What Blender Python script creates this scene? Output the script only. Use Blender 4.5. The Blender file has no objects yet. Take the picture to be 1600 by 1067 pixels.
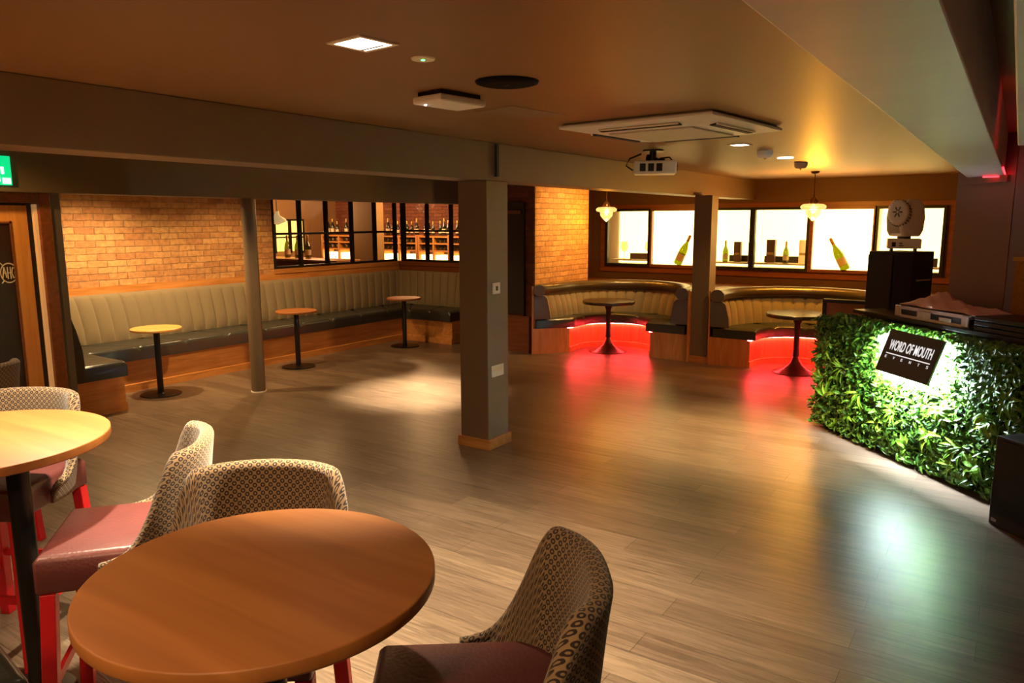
import bpy, bmesh, math, random
from mathutils import Vector, Matrix
random.seed(7)
S = bpy.context.scene
COL = S.collection
PI = math.pi

# ------------------------------------------------------------------ camera, world, exposure
cam_d = bpy.data.cameras.new('camera'); cam = bpy.data.objects.new('camera', cam_d); COL.objects.link(cam)
YAW, PIT, ROL = -.58949, .159668, -.0031325
f = Vector((math.sin(YAW)*math.cos(PIT), math.cos(YAW)*math.cos(PIT), -math.sin(PIT)))
r = Vector((math.cos(YAW), -math.sin(YAW), 0)); u = r.cross(f)
r2 = math.cos(ROL)*r + math.sin(ROL)*u; u2 = -math.sin(ROL)*r + math.cos(ROL)*u
cam.matrix_world = Matrix(((r2.x,u2.x,-f.x,0),(r2.y,u2.y,-f.y,0),(r2.z,u2.z,-f.z,1.85),(0,0,0,1)))
cam_d.sensor_width = 36; cam_d.lens = 1172.6/1600*36; cam_d.clip_start = .05
cam_d.dof.use_dof = False
S.camera = cam
S.view_settings.view_transform = 'Standard'; S.view_settings.look = 'None'
S.view_settings.gamma = 1; S.view_settings.use_curve_mapping = False
S.view_settings.exposure = 1.0
W = bpy.data.worlds.new('world'); S.world = W; W.use_nodes = True
W.node_tree.nodes['Background'].inputs[0].default_value = (.9,.62,.38,1)
W.node_tree.nodes['Background'].inputs[1].default_value = .02

# ------------------------------------------------------------------ lights
WARM = (1,.70,.38); WARM2 = (1,.60,.24); GOLD = (1,.56,.12)
def spot(x, y, z, w, ang, col=WARM, tx=None, ty=None, tz=0, blend=.6, rad=.04):
    d = bpy.data.lights.new('spot_light','SPOT'); d.energy = w; d.color = col
    d.spot_size = math.radians(ang); d.spot_blend = blend; d.shadow_soft_size = rad
    o = bpy.data.objects.new('spot_light', d); COL.objects.link(o); o.location = (x,y,z)
    t = Vector((x if tx is None else tx, y if ty is None else ty, tz)) - Vector((x,y,z))
    o.rotation_euler = t.to_track_quat('-Z','Y').to_euler(); return o
def point(x, y, z, w, col=WARM, rad=.05):
    d = bpy.data.lights.new('point_light','POINT'); d.energy = w; d.color = col; d.shadow_soft_size = rad
    o = bpy.data.objects.new('point_light', d); COL.objects.link(o); o.location = (x,y,z); return o
def area(x, y, z, w, sx, sy, col=WARM, t=(0,0,-1)):
    d = bpy.data.lights.new('area_light','AREA'); d.shape='RECTANGLE'; d.size=sx; d.size_y=sy; d.energy=w; d.color=col
    o = bpy.data.objects.new('area_light', d); COL.objects.link(o); o.location=(x,y,z)
    o.rotation_euler = Vector(t).to_track_quat('-Z','Y').to_euler(); return o
spot(-1.92,1.95,2.42, 560,92,(1,.78,.50),tx=-2.15,ty=2.35,blend=.9)             # ceiling downlight over the near floor
spot(-3.15,1.6,2.42, 260,76,(1,.84,.58),tx=-3.15,ty=1.6,blend=.8)                          # over the bar tables (left)
spot(-2.9,.1,2.42, 70,120,(1,.70,.40),rad=.10)
spot(-.75,-.5,2.42, 95,120,(1,.68,.36),tx=-1.1,ty=.7,rad=.15)  # unseen fill added behind the camera for the near bar table
spot(-1.93,6.2,2.42, 340,64,(1,.64,.26),blend=.9)                 # downlight by the smoke alarm
spot(-5.3,6.1,2.42, 950,48,(1,.78,.50),blend=1)                 # between the beams
spot(-7.65,4.35,2.40, 130,150,(1,.65,.30),blend=.7)              # alcove
spot(-7.65,6.1,2.40, 50,150,(1,.60,.25),blend=.7)
spot(-7.65,7.9,2.40, 22,140,(1,.52,.18),blend=.6)
spot(-4.5,9.5,2.42, 90,130,(1,.58,.18),tx=-5.5,ty=9.6,tz=1.3,blend=1)   # wash on the brick pier
spot(-2.2,9.0,2.40, 34,120,(1,.56,.14))
spot(-6.2,1.9,2.40, 40,90,(1,.56,.18),tx=-7.0,ty=2.9,tz=1.1)     # by the glazed door
point(-2.19,10.15,1.93, 70,(1,.46,.06),.06)                      # bulbs of the two pendants
point(-5.10,10.15,1.92, 26,(1,.46,.06),.06)
spot(-5.7,4.3,2.42, 80,56,(1,.64,.30),tx=-7.7,ty=5.0,tz=.0,blend=1)     # added fill, rakes the banquette base
spot(-5.0,1.9,2.42, 34,80,(1,.70,.38))  # added fill so the leftmost stool is not dark
point(-2.6,-1.6,2.0, 24,(1,.54,.20),.15)                         # unseen fill light added behind the camera
point(-12.2,10.7,2.2, 90,(1,.55,.25),.3)                         # bar beyond the glass
point(-9.6,11.3,2.2, 70,(1,.55,.25),.2)

# ------------------------------------------------------------------ materials
def lin(c): return tuple(((v/255)/12.92 if v/255<=.04045 else ((v/255+.055)/1.055)**2.4) for v in c)
def mat(name, rgb, rough=.5, metal=0, emis=None, estr=0, noise=0, nscale=8, bump=0, bscale=60, spec=.5, coat=0, stretch=(1,1,1), alpha=1, sheen=0):
    m = bpy.data.materials.new(name); m.use_nodes = True; nt = m.node_tree; b = nt.nodes['Principled BSDF']
    c = lin(rgb); b.inputs['Base Color'].default_value = (*c,1); b.inputs['Roughness'].default_value = rough
    b.inputs['Metallic'].default_value = metal; b.inputs['Specular IOR Level'].default_value = spec
    b.inputs['Coat Weight'].default_value = coat; b.inputs['Alpha'].default_value = alpha
    b.inputs['Sheen Weight'].default_value = sheen
    tc = nt.nodes.new('ShaderNodeTexCoord'); mp = nt.nodes.new('ShaderNodeMapping'); mp.inputs['Scale'].default_value = stretch
    nt.links.new(tc.outputs['Object'], mp.inputs['Vector'])
    if noise:
        n = nt.nodes.new('ShaderNodeTexNoise'); n.inputs['Scale'].default_value = nscale; n.inputs['Detail'].default_value = 5
        nt.links.new(mp.outputs[0], n.inputs['Vector'])
        x = nt.nodes.new('ShaderNodeMix'); x.data_type='RGBA'
        x.inputs[6].default_value = (*[max(0,v*(1-noise)) for v in c],1); x.inputs[7].default_value = (*[min(1,v*(1+noise)) for v in c],1)
        nt.links.new(n.outputs['Fac'], x.inputs[0]); nt.links.new(x.outputs[2], b.inputs['Base Color'])
    if bump:
        n = nt.nodes.new('ShaderNodeTexNoise'); n.inputs['Scale'].default_value = bscale; n.inputs['Detail'].default_value = 3
        nt.links.new(mp.outputs[0], n.inputs['Vector'])
        bp = nt.nodes.new('ShaderNodeBump'); bp.inputs['Strength'].default_value = bump; bp.inputs['Distance'].default_value = .01
        nt.links.new(n.outputs['Fac'], bp.inputs['Height']); nt.links.new(bp.outputs[0], b.inputs['Normal'])
    if emis:
        b.inputs['Emission Color'].default_value = (*emis,1); b.inputs['Emission Strength'].default_value = estr
    return m
def wood(name, c1, c2, rough=.4, scale=1, axis='X', coat=0):
    m = bpy.data.materials.new(name); m.use_nodes = True; nt = m.node_tree; b = nt.nodes['Principled BSDF']
    tc = nt.nodes.new('ShaderNodeTexCoord'); mp = nt.nodes.new('ShaderNodeMapping')
    st = {'X':(1.2,14,14),'Y':(14,1.2,14),'Z':(14,14,1.2)}[axis]
    mp.inputs['Scale'].default_value = tuple(v*scale for v in st); nt.links.new(tc.outputs['Object'], mp.inputs[0])
    n = nt.nodes.new('ShaderNodeTexNoise'); n.inputs['Scale'].default_value=1.6; n.inputs['Detail'].default_value=7; n.inputs['Distortion'].default_value=.8
    nt.links.new(mp.outputs[0], n.inputs['Vector'])
    cr = nt.nodes.new('ShaderNodeValToRGB'); cr.color_ramp.elements[0].position=.3; cr.color_ramp.elements[1].position=.7
    cr.color_ramp.elements[0].color=(*lin(c1),1); cr.color_ramp.elements[1].color=(*lin(c2),1)
    nt.links.new(n.outputs['Fac'], cr.inputs[0]); nt.links.new(cr.outputs[0], b.inputs['Base Color'])
    b.inputs['Roughness'].default_value = rough; b.inputs['Coat Weight'].default_value = coat; b.inputs['Coat Roughness'].default_value=.3
    return m
def brick(name, axis, c1, c2, mortar, row=.075, width=.225):
    m = bpy.data.materials.new(name); m.use_nodes = True; nt = m.node_tree; b = nt.nodes['Principled BSDF']; L = nt.links.new
    g = nt.nodes.new('ShaderNodeTexCoord'); sp = nt.nodes.new('ShaderNodeSeparateXYZ'); L(g.outputs['Object'], sp.inputs[0])
    cb = nt.nodes.new('ShaderNodeCombineXYZ'); L(sp.outputs[axis], cb.inputs[0]); L(sp.outputs['Z'], cb.inputs[1])
    nz = nt.nodes.new('ShaderNodeTexNoise'); nz.inputs['Scale'].default_value=9; nz.inputs['Detail'].default_value=4; L(g.outputs['Object'], nz.inputs[0])
    vm = nt.nodes.new('ShaderNodeVectorMath'); vm.operation='SCALE'; vm.inputs['Scale'].default_value=.022
    L(nz.outputs['Color'], vm.inputs[0]); ad = nt.nodes.new('ShaderNodeVectorMath'); L(cb.outputs[0], ad.inputs[0]); L(vm.outputs[0], ad.inputs[1])
    bt = nt.nodes.new('ShaderNodeTexBrick'); L(ad.outputs[0], bt.inputs['Vector'])
    bt.inputs['Color1'].default_value=(*lin(c1),1); bt.inputs['Color2'].default_value=(*lin(c2),1); bt.inputs['Mortar'].default_value=(*lin(mortar),1)
    bt.inputs['Scale'].default_value=1; bt.inputs['Brick Width'].default_value=width; bt.inputs['Row Height'].default_value=row
    bt.inputs['Mortar Size'].default_value=.006; bt.inputs['Mortar Smooth'].default_value=.6; bt.inputs['Bias'].default_value=0
    n2 = nt.nodes.new('ShaderNodeTexNoise'); n2.inputs['Scale'].default_value=22; n2.inputs['Detail'].default_value=6; L(g.outputs['Object'], n2.inputs[0])
    mx = nt.nodes.new('ShaderNodeMix'); mx.data_type='RGBA'; mx.blend_type='MULTIPLY'; mx.inputs[0].default_value=.55
    cr = nt.nodes.new('ShaderNodeValToRGB'); cr.color_ramp.elements[0].position=.3; cr.color_ramp.elements[1].position=.65
    cr.color_ramp.elements[0].color=(.45,.42,.4,1); L(n2.outputs['Fac'], cr.inputs[0])
    L(bt.outputs['Color'], mx.inputs[6]); L(cr.outputs[0], mx.inputs[7]); L(mx.outputs[2], b.inputs['Base Color'])
    h = nt.nodes.new('ShaderNodeMath'); h.operation='MULTIPLY_ADD'; L(bt.outputs['Fac'], h.inputs[0]); h.inputs[1].default_value=-1.4; L(n2.outputs['Fac'], h.inputs[2])
    bp = nt.nodes.new('ShaderNodeBump'); bp.inputs['Strength'].default_value=.9; bp.inputs['Distance'].default_value=.012; L(h.outputs[0], bp.inputs['Height']); L(bp.outputs[0], b.inputs['Normal'])
    b.inputs['Roughness'].default_value=.8
    return m
def glass(name, tint=(1,1,1), opac=.12, rough=.05, em=None, es=0):
    m = bpy.data.materials.new(name); m.use_nodes=True; nt=m.node_tree; nt.nodes.clear(); L=nt.links.new
    o=nt.nodes.new('ShaderNodeOutputMaterial'); t=nt.nodes.new('ShaderNodeBsdfTransparent'); t.inputs[0].default_value=(*tint,1)
    g=nt.nodes.new('ShaderNodeBsdfGlossy'); g.inputs['Roughness'].default_value=rough
    mx=nt.nodes.new('ShaderNodeMixShader'); mx.inputs[0].default_value=opac; L(t.outputs[0],mx.inputs[1]); L(g.outputs[0],mx.inputs[2])
    if em:
        e=nt.nodes.new('ShaderNodeEmission'); e.inputs[0].default_value=(*em,1); e.inputs[1].default_value=es
        a=nt.nodes.new('ShaderNodeAddShader'); L(mx.outputs[0],a.inputs[0]); L(e.outputs[0],a.inputs[1]); L(a.outputs[0],o.inputs[0])
    else: L(mx.outputs[0],o.inputs[0])
    return m
def ring_fabric(name):
    m = bpy.data.materials.new(name); m.use_nodes=True; nt=m.node_tree; b=nt.nodes['Principled BSDF']; L=nt.links.new
    tc=nt.nodes.new('ShaderNodeTexCoord'); sp=nt.nodes.new('ShaderNodeSeparateXYZ'); L(tc.outputs['UV'],sp.inputs[0])
    def M(op,a,b_=None,c=None):
        n=nt.nodes.new('ShaderNodeMath'); n.operation=op
        for i,v in enumerate((a,b_,c)):
            if v is None: continue
            if isinstance(v,(int,float)): n.inputs[i].default_value=v
            else: L(v,n.inputs[i])
        return n.outputs[0]
    P_=.026
    def cell(ox,oy):
        x=M('FRACT',M('ADD',M('DIVIDE',sp.outputs[0],P_),ox)); y=M('FRACT',M('ADD',M('DIVIDE',sp.outputs[1],P_),oy))
        dx=M('SUBTRACT',x,.5); dy=M('SUBTRACT',y,.5)
        return M('SQRT',M('ADD',M('MULTIPLY',dx,dx),M('MULTIPLY',dy,dy)))
    def ring(d): # 1 inside ring band
        return M('MULTIPLY',M('GREATER_THAN',d,.12),M('LESS_THAN',d,.29))
    rg=M('MAXIMUM',ring(cell(0,0)),ring(cell(.5,.5)))
    mx=nt.nodes.new('ShaderNodeMix'); mx.data_type='RGBA'; mx.inputs[6].default_value=(*lin((132,105,72)),1); mx.inputs[7].default_value=(*lin((34,16,14)),1)
    L(rg,mx.inputs[0]); L(mx.outputs[2],b.inputs['Base Color']); b.inputs['Roughness'].default_value=.9; b.inputs['Sheen Weight'].default_value=.2
    nz=nt.nodes.new('ShaderNodeTexNoise'); nz.inputs['Scale'].default_value=500; bp=nt.nodes.new('ShaderNodeBump'); bp.inputs['Strength'].default_value=.3; bp.inputs['Distance'].default_value=.002
    L(nz.outputs['Fac'],bp.inputs['Height']); L(bp.outputs[0],b.inputs['Normal'])
    return m
def floor_mat():
    m = bpy.data.materials.new('floor_planks'); m.use_nodes=True; nt=m.node_tree; b=nt.nodes['Principled BSDF']; L=nt.links.new
    tc=nt.nodes.new('ShaderNodeTexCoord')
    bt=nt.nodes.new('ShaderNodeTexBrick'); L(tc.outputs['Object'],bt.inputs['Vector']); bt.offset=.37
    bt.inputs['Scale'].default_value=1; bt.inputs['Brick Width'].default_value=1.25; bt.inputs['Row Height'].default_value=.185
    bt.inputs['Mortar Size'].default_value=.0016; bt.inputs['Mortar Smooth'].default_value=.3
    bt.inputs['Color1'].default_value=(*lin((104,88,74)),1); bt.inputs['Color2'].default_value=(*lin((126,109,92)),1); bt.inputs['Mortar'].default_value=(*lin((58,50,44)),1)
    mp=nt.nodes.new('ShaderNodeMapping'); mp.inputs['Scale'].default_value=(1.3,20,1); L(tc.outputs['Object'],mp.inputs[0])
    n=nt.nodes.new('ShaderNodeTexNoise'); n.inputs['Scale'].default_value=1.7; n.inputs['Detail'].default_value=9; n.inputs['Roughness'].default_value=.65; n.inputs['Distortion'].default_value=1.2; L(mp.outputs[0],n.inputs[0])
    cr=nt.nodes.new('ShaderNodeValToRGB'); cr.color_ramp.elements[0].position=.33; cr.color_ramp.elements[1].position=.68
    cr.color_ramp.elements[0].color=(.42,.39,.36,1); cr.color_ramp.elements[1].color=(1.15,1.12,1.08,1); L(n.outputs['Fac'],cr.inputs[0])
    mx=nt.nodes.new('ShaderNodeMix'); mx.data_type='RGBA'; mx.blend_type='MULTIPLY'; mx.inputs[0].default_value=.85
    L(bt.outputs['Color'],mx.inputs[6]); L(cr.outputs[0],mx.inputs[7]); L(mx.outputs[2],b.inputs['Base Color'])
    b.inputs['Roughness'].default_value=.35; b.inputs['Specular IOR Level'].default_value=.5
    h=nt.nodes.new('ShaderNodeMath'); h.operation='MULTIPLY_ADD'; L(bt.outputs['Fac'],h.inputs[0]); h.inputs[1].default_value=-1; L(n.outputs['Fac'],h.inputs[2])
    bp=nt.nodes.new('ShaderNodeBump'); bp.inputs['Strength'].default_value=.35; bp.inputs['Distance'].default_value=.003; L(h.outputs[0],bp.inputs['Height']); L(bp.outputs[0],b.inputs['Normal'])
    return m
def leaf_mat(name, c1, c2):
    m = bpy.data.materials.new(name); m.use_nodes=True; nt=m.node_tree; b=nt.nodes['Principled BSDF']; L=nt.links.new
    g=nt.nodes.new('ShaderNodeNewGeometry'); mx=nt.nodes.new('ShaderNodeMix'); mx.data_type='RGBA'
    mx.inputs[6].default_value=(*lin(c1),1); mx.inputs[7].default_value=(*lin(c2),1); L(g.outputs['Random Per Island'],mx.inputs[0]); L(mx.outputs[2],b.inputs['Base Color'])
    b.inputs['Roughness'].default_value=.38; b.inputs['Specular IOR Level'].default_value=.4
    return m

MT = dict(
 floor=floor_mat(),
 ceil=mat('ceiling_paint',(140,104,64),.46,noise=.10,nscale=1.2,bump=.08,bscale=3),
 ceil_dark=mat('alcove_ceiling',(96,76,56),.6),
 beam=mat('beam_paint',(122,98,72),.5,noise=.05,nscale=3),
 beamg=mat('grey_beam_paint',(214,202,202),.45,noise=.1,nscale=2.5,stretch=(1,3,1)),
 pillar=mat('pillar_paint',(124,104,80),.5,noise=.05,nscale=4),
 header=mat('header_paint',(96,80,56),.6),
 wallbrown=mat('wall_brown',(92,62,34),.6,noise=.05,nscale=2),
 pil=mat('pilaster_paint',(120,92,78),.55,noise=.06,nscale=3),
 dark=mat('dark_paint',(38,28,22),.6),
 oak=wood('oak',(178,116,54),(212,148,82),.38,1,'Y'),
 oakx=wood('oak_x',(178,116,54),(212,148,82),.38,1,'X'),
 oakz=wood('oak_z',(178,116,54),(212,148,82),.38,1,'Z'),
 oakd=wood('oak_dark',(112,58,26),(140,78,38),.4,1,'X'),
 tabletop=wood('tabletop_oak',(142,84,34),(166,104,48),.55,.55,'X',.0),
 tableedge=wood('table_edge',(140,84,38),(168,104,52),.4,1,'X'),
 tabletop2=wood('tabletop_lit',(212,160,84),(232,184,108),.32,.6,'X',.3),  # oak again, paler to carry the bright lamp light on it
 darktop=mat('dark_tabletop',(70,54,34),.25,spec=.6),
 black=mat('black_metal',(16,15,15),.35,.2),
 blackm=mat('black_matt',(20,18,18),.6),
 bronze=mat('bronze_metal',(92,66,40),.3,.7),
 burg=mat('burgundy_leather',(90,44,42),.38,noise=.1,nscale=20,bump=.12,bscale=90),
 red=mat('red_lit_wood',(186,14,26),.45),  # wooden stool legs; red LED light on them put into the base colour
 green=mat('dark_green_leather',(52,54,50),.30,bump=.1,bscale=60,noise=.06),
 greyl=mat('grey_leather',(98,90,84),.45,bump=.1,bscale=60),
 taupe=mat('taupe_fabric',(134,120,92),.9,noise=.10,nscale=140,bump=.25,bscale=260,sheen=.2),
 rollm=mat('brown_leather_roll',(64,52,34),.3,bump=.08,bscale=50),
 ring=ring_fabric('ring_fabric'),
 brY=brick('brick_y','Y',(218,168,108),(188,130,82),(184,138,90)),
 brX=brick('brick_shaded','X',(120,62,40),(96,46,30),(92,64,44)),  # pier front; its shade put into the darker brick colours
 brYb=brick('brick_pier','Y',(206,150,90),(176,120,68),(160,118,72)),
 white=mat('white_plastic',(245,240,230),.4),
 cream=mat('cream_plastic',(242,228,204),.45),
 silver=mat('aluminium',(200,200,205),.25,.9),
 emW=mat('downlight_glow',(255,255,255),.5,emis=(1,.86,.66),estr=14),
 emP=mat('lit_panel',(255,250,235),.5,emis=(1,.70,.22),estr=2.5),
 emPf=mat('frosted_lit_pane',(255,250,235),.5,emis=(1,.71,.24),estr=2.3),
 emRed=mat('red_led',(255,60,60),.5,emis=(1,.05,.06),estr=80),
 emRed2=mat('red_led_dim',(255,60,60),.5,emis=(1,.02,.03),estr=4),
 emCool=mat('cool_led',(240,250,255),.5,emis=(.74,.88,1),estr=80),
 emBar=mat('bar_glow',(255,200,120),.5,emis=(1,.62,.22),estr=3.5),
 emY=mat('yellow_window',(255,230,120),.5,emis=(1,.66,.16),estr=.9),
 emExit=mat('exit_green',(0,150,70),.5,emis=(0,.48,.16),estr=.8),
 emExitW=mat('exit_white',(230,255,240),.5,emis=(.8,1,.9),estr=1.2),
 emGreen=mat('green_led',(80,255,120),.5,emis=(.1,1,.2),estr=3),
 glass=glass('clear_glass',(.96,.96,.94),.06),
 dglass=mat('dark_door_glass',(58,34,20),.35,spec=.25),
 frame=mat('black_frame',(18,14,12),.5),
 shade=glass('amber_shade',(1,.86,.55),.25,.15,(1,.6,.2),.35),
 bottle=glass('green_bottle_glass',(.30,.34,.03),.12,.1),
 bottled=mat('dark_bottle_glass',(26,28,14),.15,spec=.7),
 foil=mat('gold_foil',(196,160,80),.35,.5),
 lab=mat('bottle_label',(222,206,170),.6),
 spk=mat('speaker_cabinet_paint',(46,38,33),.5,spec=.35),
 box=mat('presentation_box',(96,66,48),.5),
 boxd=mat('dark_box',(40,28,26),.5),
 cloth=mat('pink_cloth',(214,170,150),.9,noise=.08,nscale=10),
 signb=mat('sign_black',(62,62,62),.5),
 signw=mat('sign_white',(235,235,240),.5,emis=(1,1,1),estr=.35),
 gold=mat('gold_sequin',(170,120,40),.35,.6,noise=.5,nscale=120,bump=.6,bscale=120),
 leafA=leaf_mat('small_leaves',(22,66,16),(96,140,34)),
 leafB=leaf_mat('broad_leaves',(70,128,24),(140,172,48)),
 backing=mat('green_backing',(16,30,12),.9),
 emblem=mat('etched_emblem',(214,200,180),.6),
 globe=mat('bulb',(255,220,150),.5,emis=(1,.65,.22),estr=2.2),
 chairb=mat('chair_back_tan',(150,84,40),.5),
)

# ------------------------------------------------------------------ helpers
class MB:
    def __init__(s): s.v=[]; s.f=[]; s.m=[]; s.uv=None
    def add(s, vs, fs, mi=0):
        o=len(s.v); s.v+= [tuple(v) for v in vs]; s.f+=[tuple(i+o for i in q) for q in fs]; s.m+=[mi]*len(fs)
    def box(s,a,b,mi=0,M=None):
        x0,y0,z0=a;x1,y1,z1=b
        vs=[(x0,y0,z0),(x1,y0,z0),(x1,y1,z0),(x0,y1,z0),(x0,y0,z1),(x1,y0,z1),(x1,y1,z1),(x0,y1,z1)]
        if M is not None: vs=[tuple(M@Vector(v)) for v in vs]
        s.add(vs,[(3,2,1,0),(4,5,6,7),(0,1,5,4),(1,2,6,5),(2,3,7,6),(3,0,4,7)],mi); return s
    def lathe(s,pr,c=(0,0,0),n=32,mi=0,M=None):
        vs=[];fs=[]
        for r_,z in pr:
            for i in range(n):
                a=2*PI*i/n; vs.append((c[0]+r_*math.cos(a),c[1]+r_*math.sin(a),c[2]+z))
        for k in range(len(pr)-1):
            for i in range(n):
                j=(i+1)%n; fs.append((k*n+i,k*n+j,(k+1)*n+j,(k+1)*n+i))
        fs.append(tuple(range(n))[::-1]); fs.append(tuple((len(pr)-1)*n+i for i in range(n)))
        if M is not None: vs=[tuple(M@Vector(v)) for v in vs]
        s.add(vs,fs,mi); return s
    def tube(s,pts,rad,n=10,mi=0):
        pts=[Vector(p) for p in pts]; rads=rad if isinstance(rad,(list,tuple)) else [rad]*len(pts)
        vs=[];fs=[]
        for i,p in enumerate(pts):
            t=(pts[min(i+1,len(pts)-1)]-pts[max(i-1,0)]).normalized()
            up=Vector((0,0,1)) if abs(t.z)<.95 else Vector((1,0,0))
            a=t.cross(up).normalized(); b=t.cross(a)
            for k in range(n):
                an=2*PI*k/n; vs.append(tuple(p+rads[i]*(math.cos(an)*a+math.sin(an)*b)))
        for i in range(len(pts)-1):
            for k in range(n):
                j=(k+1)%n; fs.append((i*n+k,i*n+j,(i+1)*n+j,(i+1)*n+k))
        fs.append(tuple(range(n))[::-1]); fs.append(tuple((len(pts)-1)*n+k for k in range(n)))
        s.add(vs,fs,mi); return s
    def prism(s,poly,z0,z1,mi=0):
        n=len(poly); vs=[(x,y,z0) for x,y in poly]+[(x,y,z1) for x,y in poly]
        s.add(vs,[tuple(range(n))[::-1],tuple(range(n,2*n))]+[(i,(i+1)%n,n+(i+1)%n,n+i) for i in range(n)],mi); return s
    def grid(s,rows,mi=0,closed=False,caps=False):
        n=len(rows[0]); vs=[p for r_ in rows for p in r_]; fs=[]
        for i in range(len(rows)-1):
            for k in range(n if closed else n-1):
                j=(k+1)%n; fs.append((i*n+k,i*n+j,(i+1)*n+j,(i+1)*n+k))
        if caps: fs.append(tuple(range(n))[::-1]); fs.append(tuple((len(rows)-1)*n+k for k in range(n)))
        s.add(vs,fs,mi); return s
    def build(s,name,m,parent=None,bevel=0,smooth=False,seg=2,fix=True):
        me=bpy.data.meshes.new(name); me.from_pydata(s.v,[],s.f)
        for mm in (m if isinstance(m,(list,tuple)) else [m]): me.materials.append(mm)
        for p,i in zip(me.polygons,s.m): p.material_index=i
        if fix:
            bm=bmesh.new(); bm.from_mesh(me); bmesh.ops.recalc_face_normals(bm,faces=bm.faces); bm.to_mesh(me); bm.free()
        o=bpy.data.objects.new(name,me); COL.objects.link(o)
        if parent: o.parent=parent
        if bevel:
            b=o.modifiers.new('bevel','BEVEL'); b.width=bevel; b.segments=seg; b.limit_method='ANGLE'; b.angle_limit=math.radians(40)
        if smooth:
            for p in me.polygons: p.use_smooth=len(p.vertices)<8
            try: me.set_sharp_from_angle(angle=math.radians(50))
            except Exception: pass
        return o
def tag(o,label,cat,group=None,kind=None):
    o['label']=label; o['category']=cat
    if group: o['group']=group
    if kind: o['kind']=kind
    return o
def empty(name,loc,rz,label,cat,group=None):
    o=bpy.data.objects.new(name,None); COL.objects.link(o); o.location=loc; o.rotation_euler=(0,0,rz); o.empty_display_size=.1
    return tag(o,label,cat,group)
def struct(o): o['kind']='structure'; return o
def sbox(name,a,b,m,bevel=0): return struct(MB().box(a,b).build(name,m,bevel=bevel))
def copy_tree(o,parent=None):
    c=o.copy(); COL.objects.link(c)
    if parent: c.parent=parent; c.matrix_parent_inverse=o.matrix_parent_inverse.copy()
    for ch in list(o.children): copy_tree(ch,c)
    return c
def text_mesh(body,size,sx=1,extr=.001,offset=0,align='CENTER',spacing=1):
    cu=bpy.data.curves.new('t','FONT'); cu.body=body; cu.size=size; cu.extrude=extr; cu.offset=offset; cu.align_x=align; cu.align_y='CENTER'; cu.space_character=spacing
    o=bpy.data.objects.new('t',cu); COL.objects.link(o); bpy.context.view_layer.update()
    me=bpy.data.meshes.new_from_object(o.evaluated_get(bpy.context.evaluated_depsgraph_get()))
    bpy.data.objects.remove(o); bpy.data.curves.remove(cu)
    for v in me.vertices: v.co.x*=sx
    return me

# ------------------------------------------------------------------ room shell
ZC=2.45; ZB=2.16
sbox('floor',(-16,-3,-.1),(2.2,14.2,0),MT['floor'])
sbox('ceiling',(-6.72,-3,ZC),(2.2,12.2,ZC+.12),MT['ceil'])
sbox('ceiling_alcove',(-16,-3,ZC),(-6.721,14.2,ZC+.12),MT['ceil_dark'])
sbox('wall_back',(-6.4,11.96,0),(2.2,12.03,1.08),MT['wallbrown'])
sbox('wall_back_top',(-6.4,11.96,2.03),(2.2,12.03,ZC),MT['wallbrown'])
sbox('wall_back_left',(-6.4,11.96,1.08),(-6.0,12.03,2.03),MT['wallbrown'])
sbox('wall_back_right',(-.80,11.96,1.08),(2.2,12.03,2.03),MT['wallbrown'])
sbox('wall_right',(2.0,-3,0),(2.2,11.9,ZC),MT['pil'])
sbox('wall_near',(-16,-3.1,0),(2.2,-3,ZC),MT['wallbrown'])
# left alcove brick wall with wood dado
sbox('wall_left',(-8.85,3.33,1.12),(-8.65,6.93,ZC),MT['brY'])
sbox('wall_left_dado',(-8.85,3.33,0),(-8.64,9.7,1.12),MT['oak'])
sbox('trim_1',(-8.86,6.93,1.12),(-8.63,9.7,1.185),MT['oak'])
sbox('wall_alcove_back',(-8.64,9.5,0),(-6.3,9.7,1.12),MT['oakd'])
sbox('trim_2',(-8.64,9.48,1.12),(-6.3,9.7,1.185),MT['oakd'])
sbox('wall_alcove_side',(-8.65,3.2,0),(-6.95,3.33,ZC),MT['greyl'])
# pier
pier=MB(); pier.box((-6.3,8.85,0),(-5.551,10.4,ZC)); struct(pier.build('wall_pier_core',MT['brX']))
sbox('wall_pier_brick',(-5.551,8.852,0),(-5.53,10.4,ZC),MT['brYb'])
sbox('wall_recess',(-6.45,10.4,0),(-6.25,11.96,ZC),MT['wallbrown'])
sbox('wall_pier_dado',(-6.3,8.80,0),(-5.60,8.85,.52),MT['oakd'])
# left wall with the door
sbox('wall_door_side',(-7.05,-3,0),(-6.95,2.2,ZC),MT['header'])
sbox('wall_door_top',(-7.05,2.2,2.07),(-6.95,3.2,ZC),MT['header'])
# beams
def beam(name,a,b,m,label):
    o=MB().box(a,b).build(name,m,bevel=.004); return tag(o,label,'ceiling beam')
beam('ceiling_beam',(-3.73,-2.95,ZB),(-3.45,11.95,ZC-.001),MT['beam'],'long brown painted ceiling beam carried by the two square pillars')
beam('ceiling_beam',(-7.0,-2.95,2.09),(-6.72,9.45,ZC-.001),MT['header'],'olive brown header beam over the alcove, resting on the round steel column')
beam('ceiling_beam',(-.36,-2.95,ZB),(-.12,6.70,ZC-.001),MT['beamg'],'pale grey ceiling beam running to the pilaster behind the plant covered booth')
beam('ceiling_beam',(-.035,-2.95,ZB),(1.99,3.95,ZC-.001),MT['beamg'],'grey boxed ceiling section at the far right edge of the photo')
struct(MB().prism([(-.42,6.78),(-.05,6.41),(-.05,7.3)],0,ZC-.002).build('wall_pilaster',MT['pil']))
struct(MB().prism([(-.38,6.70),(-.10,6.42),(-.06,6.46),(-.34,6.74)],2.11,2.158).build('trim_3',MT['pil']))
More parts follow.
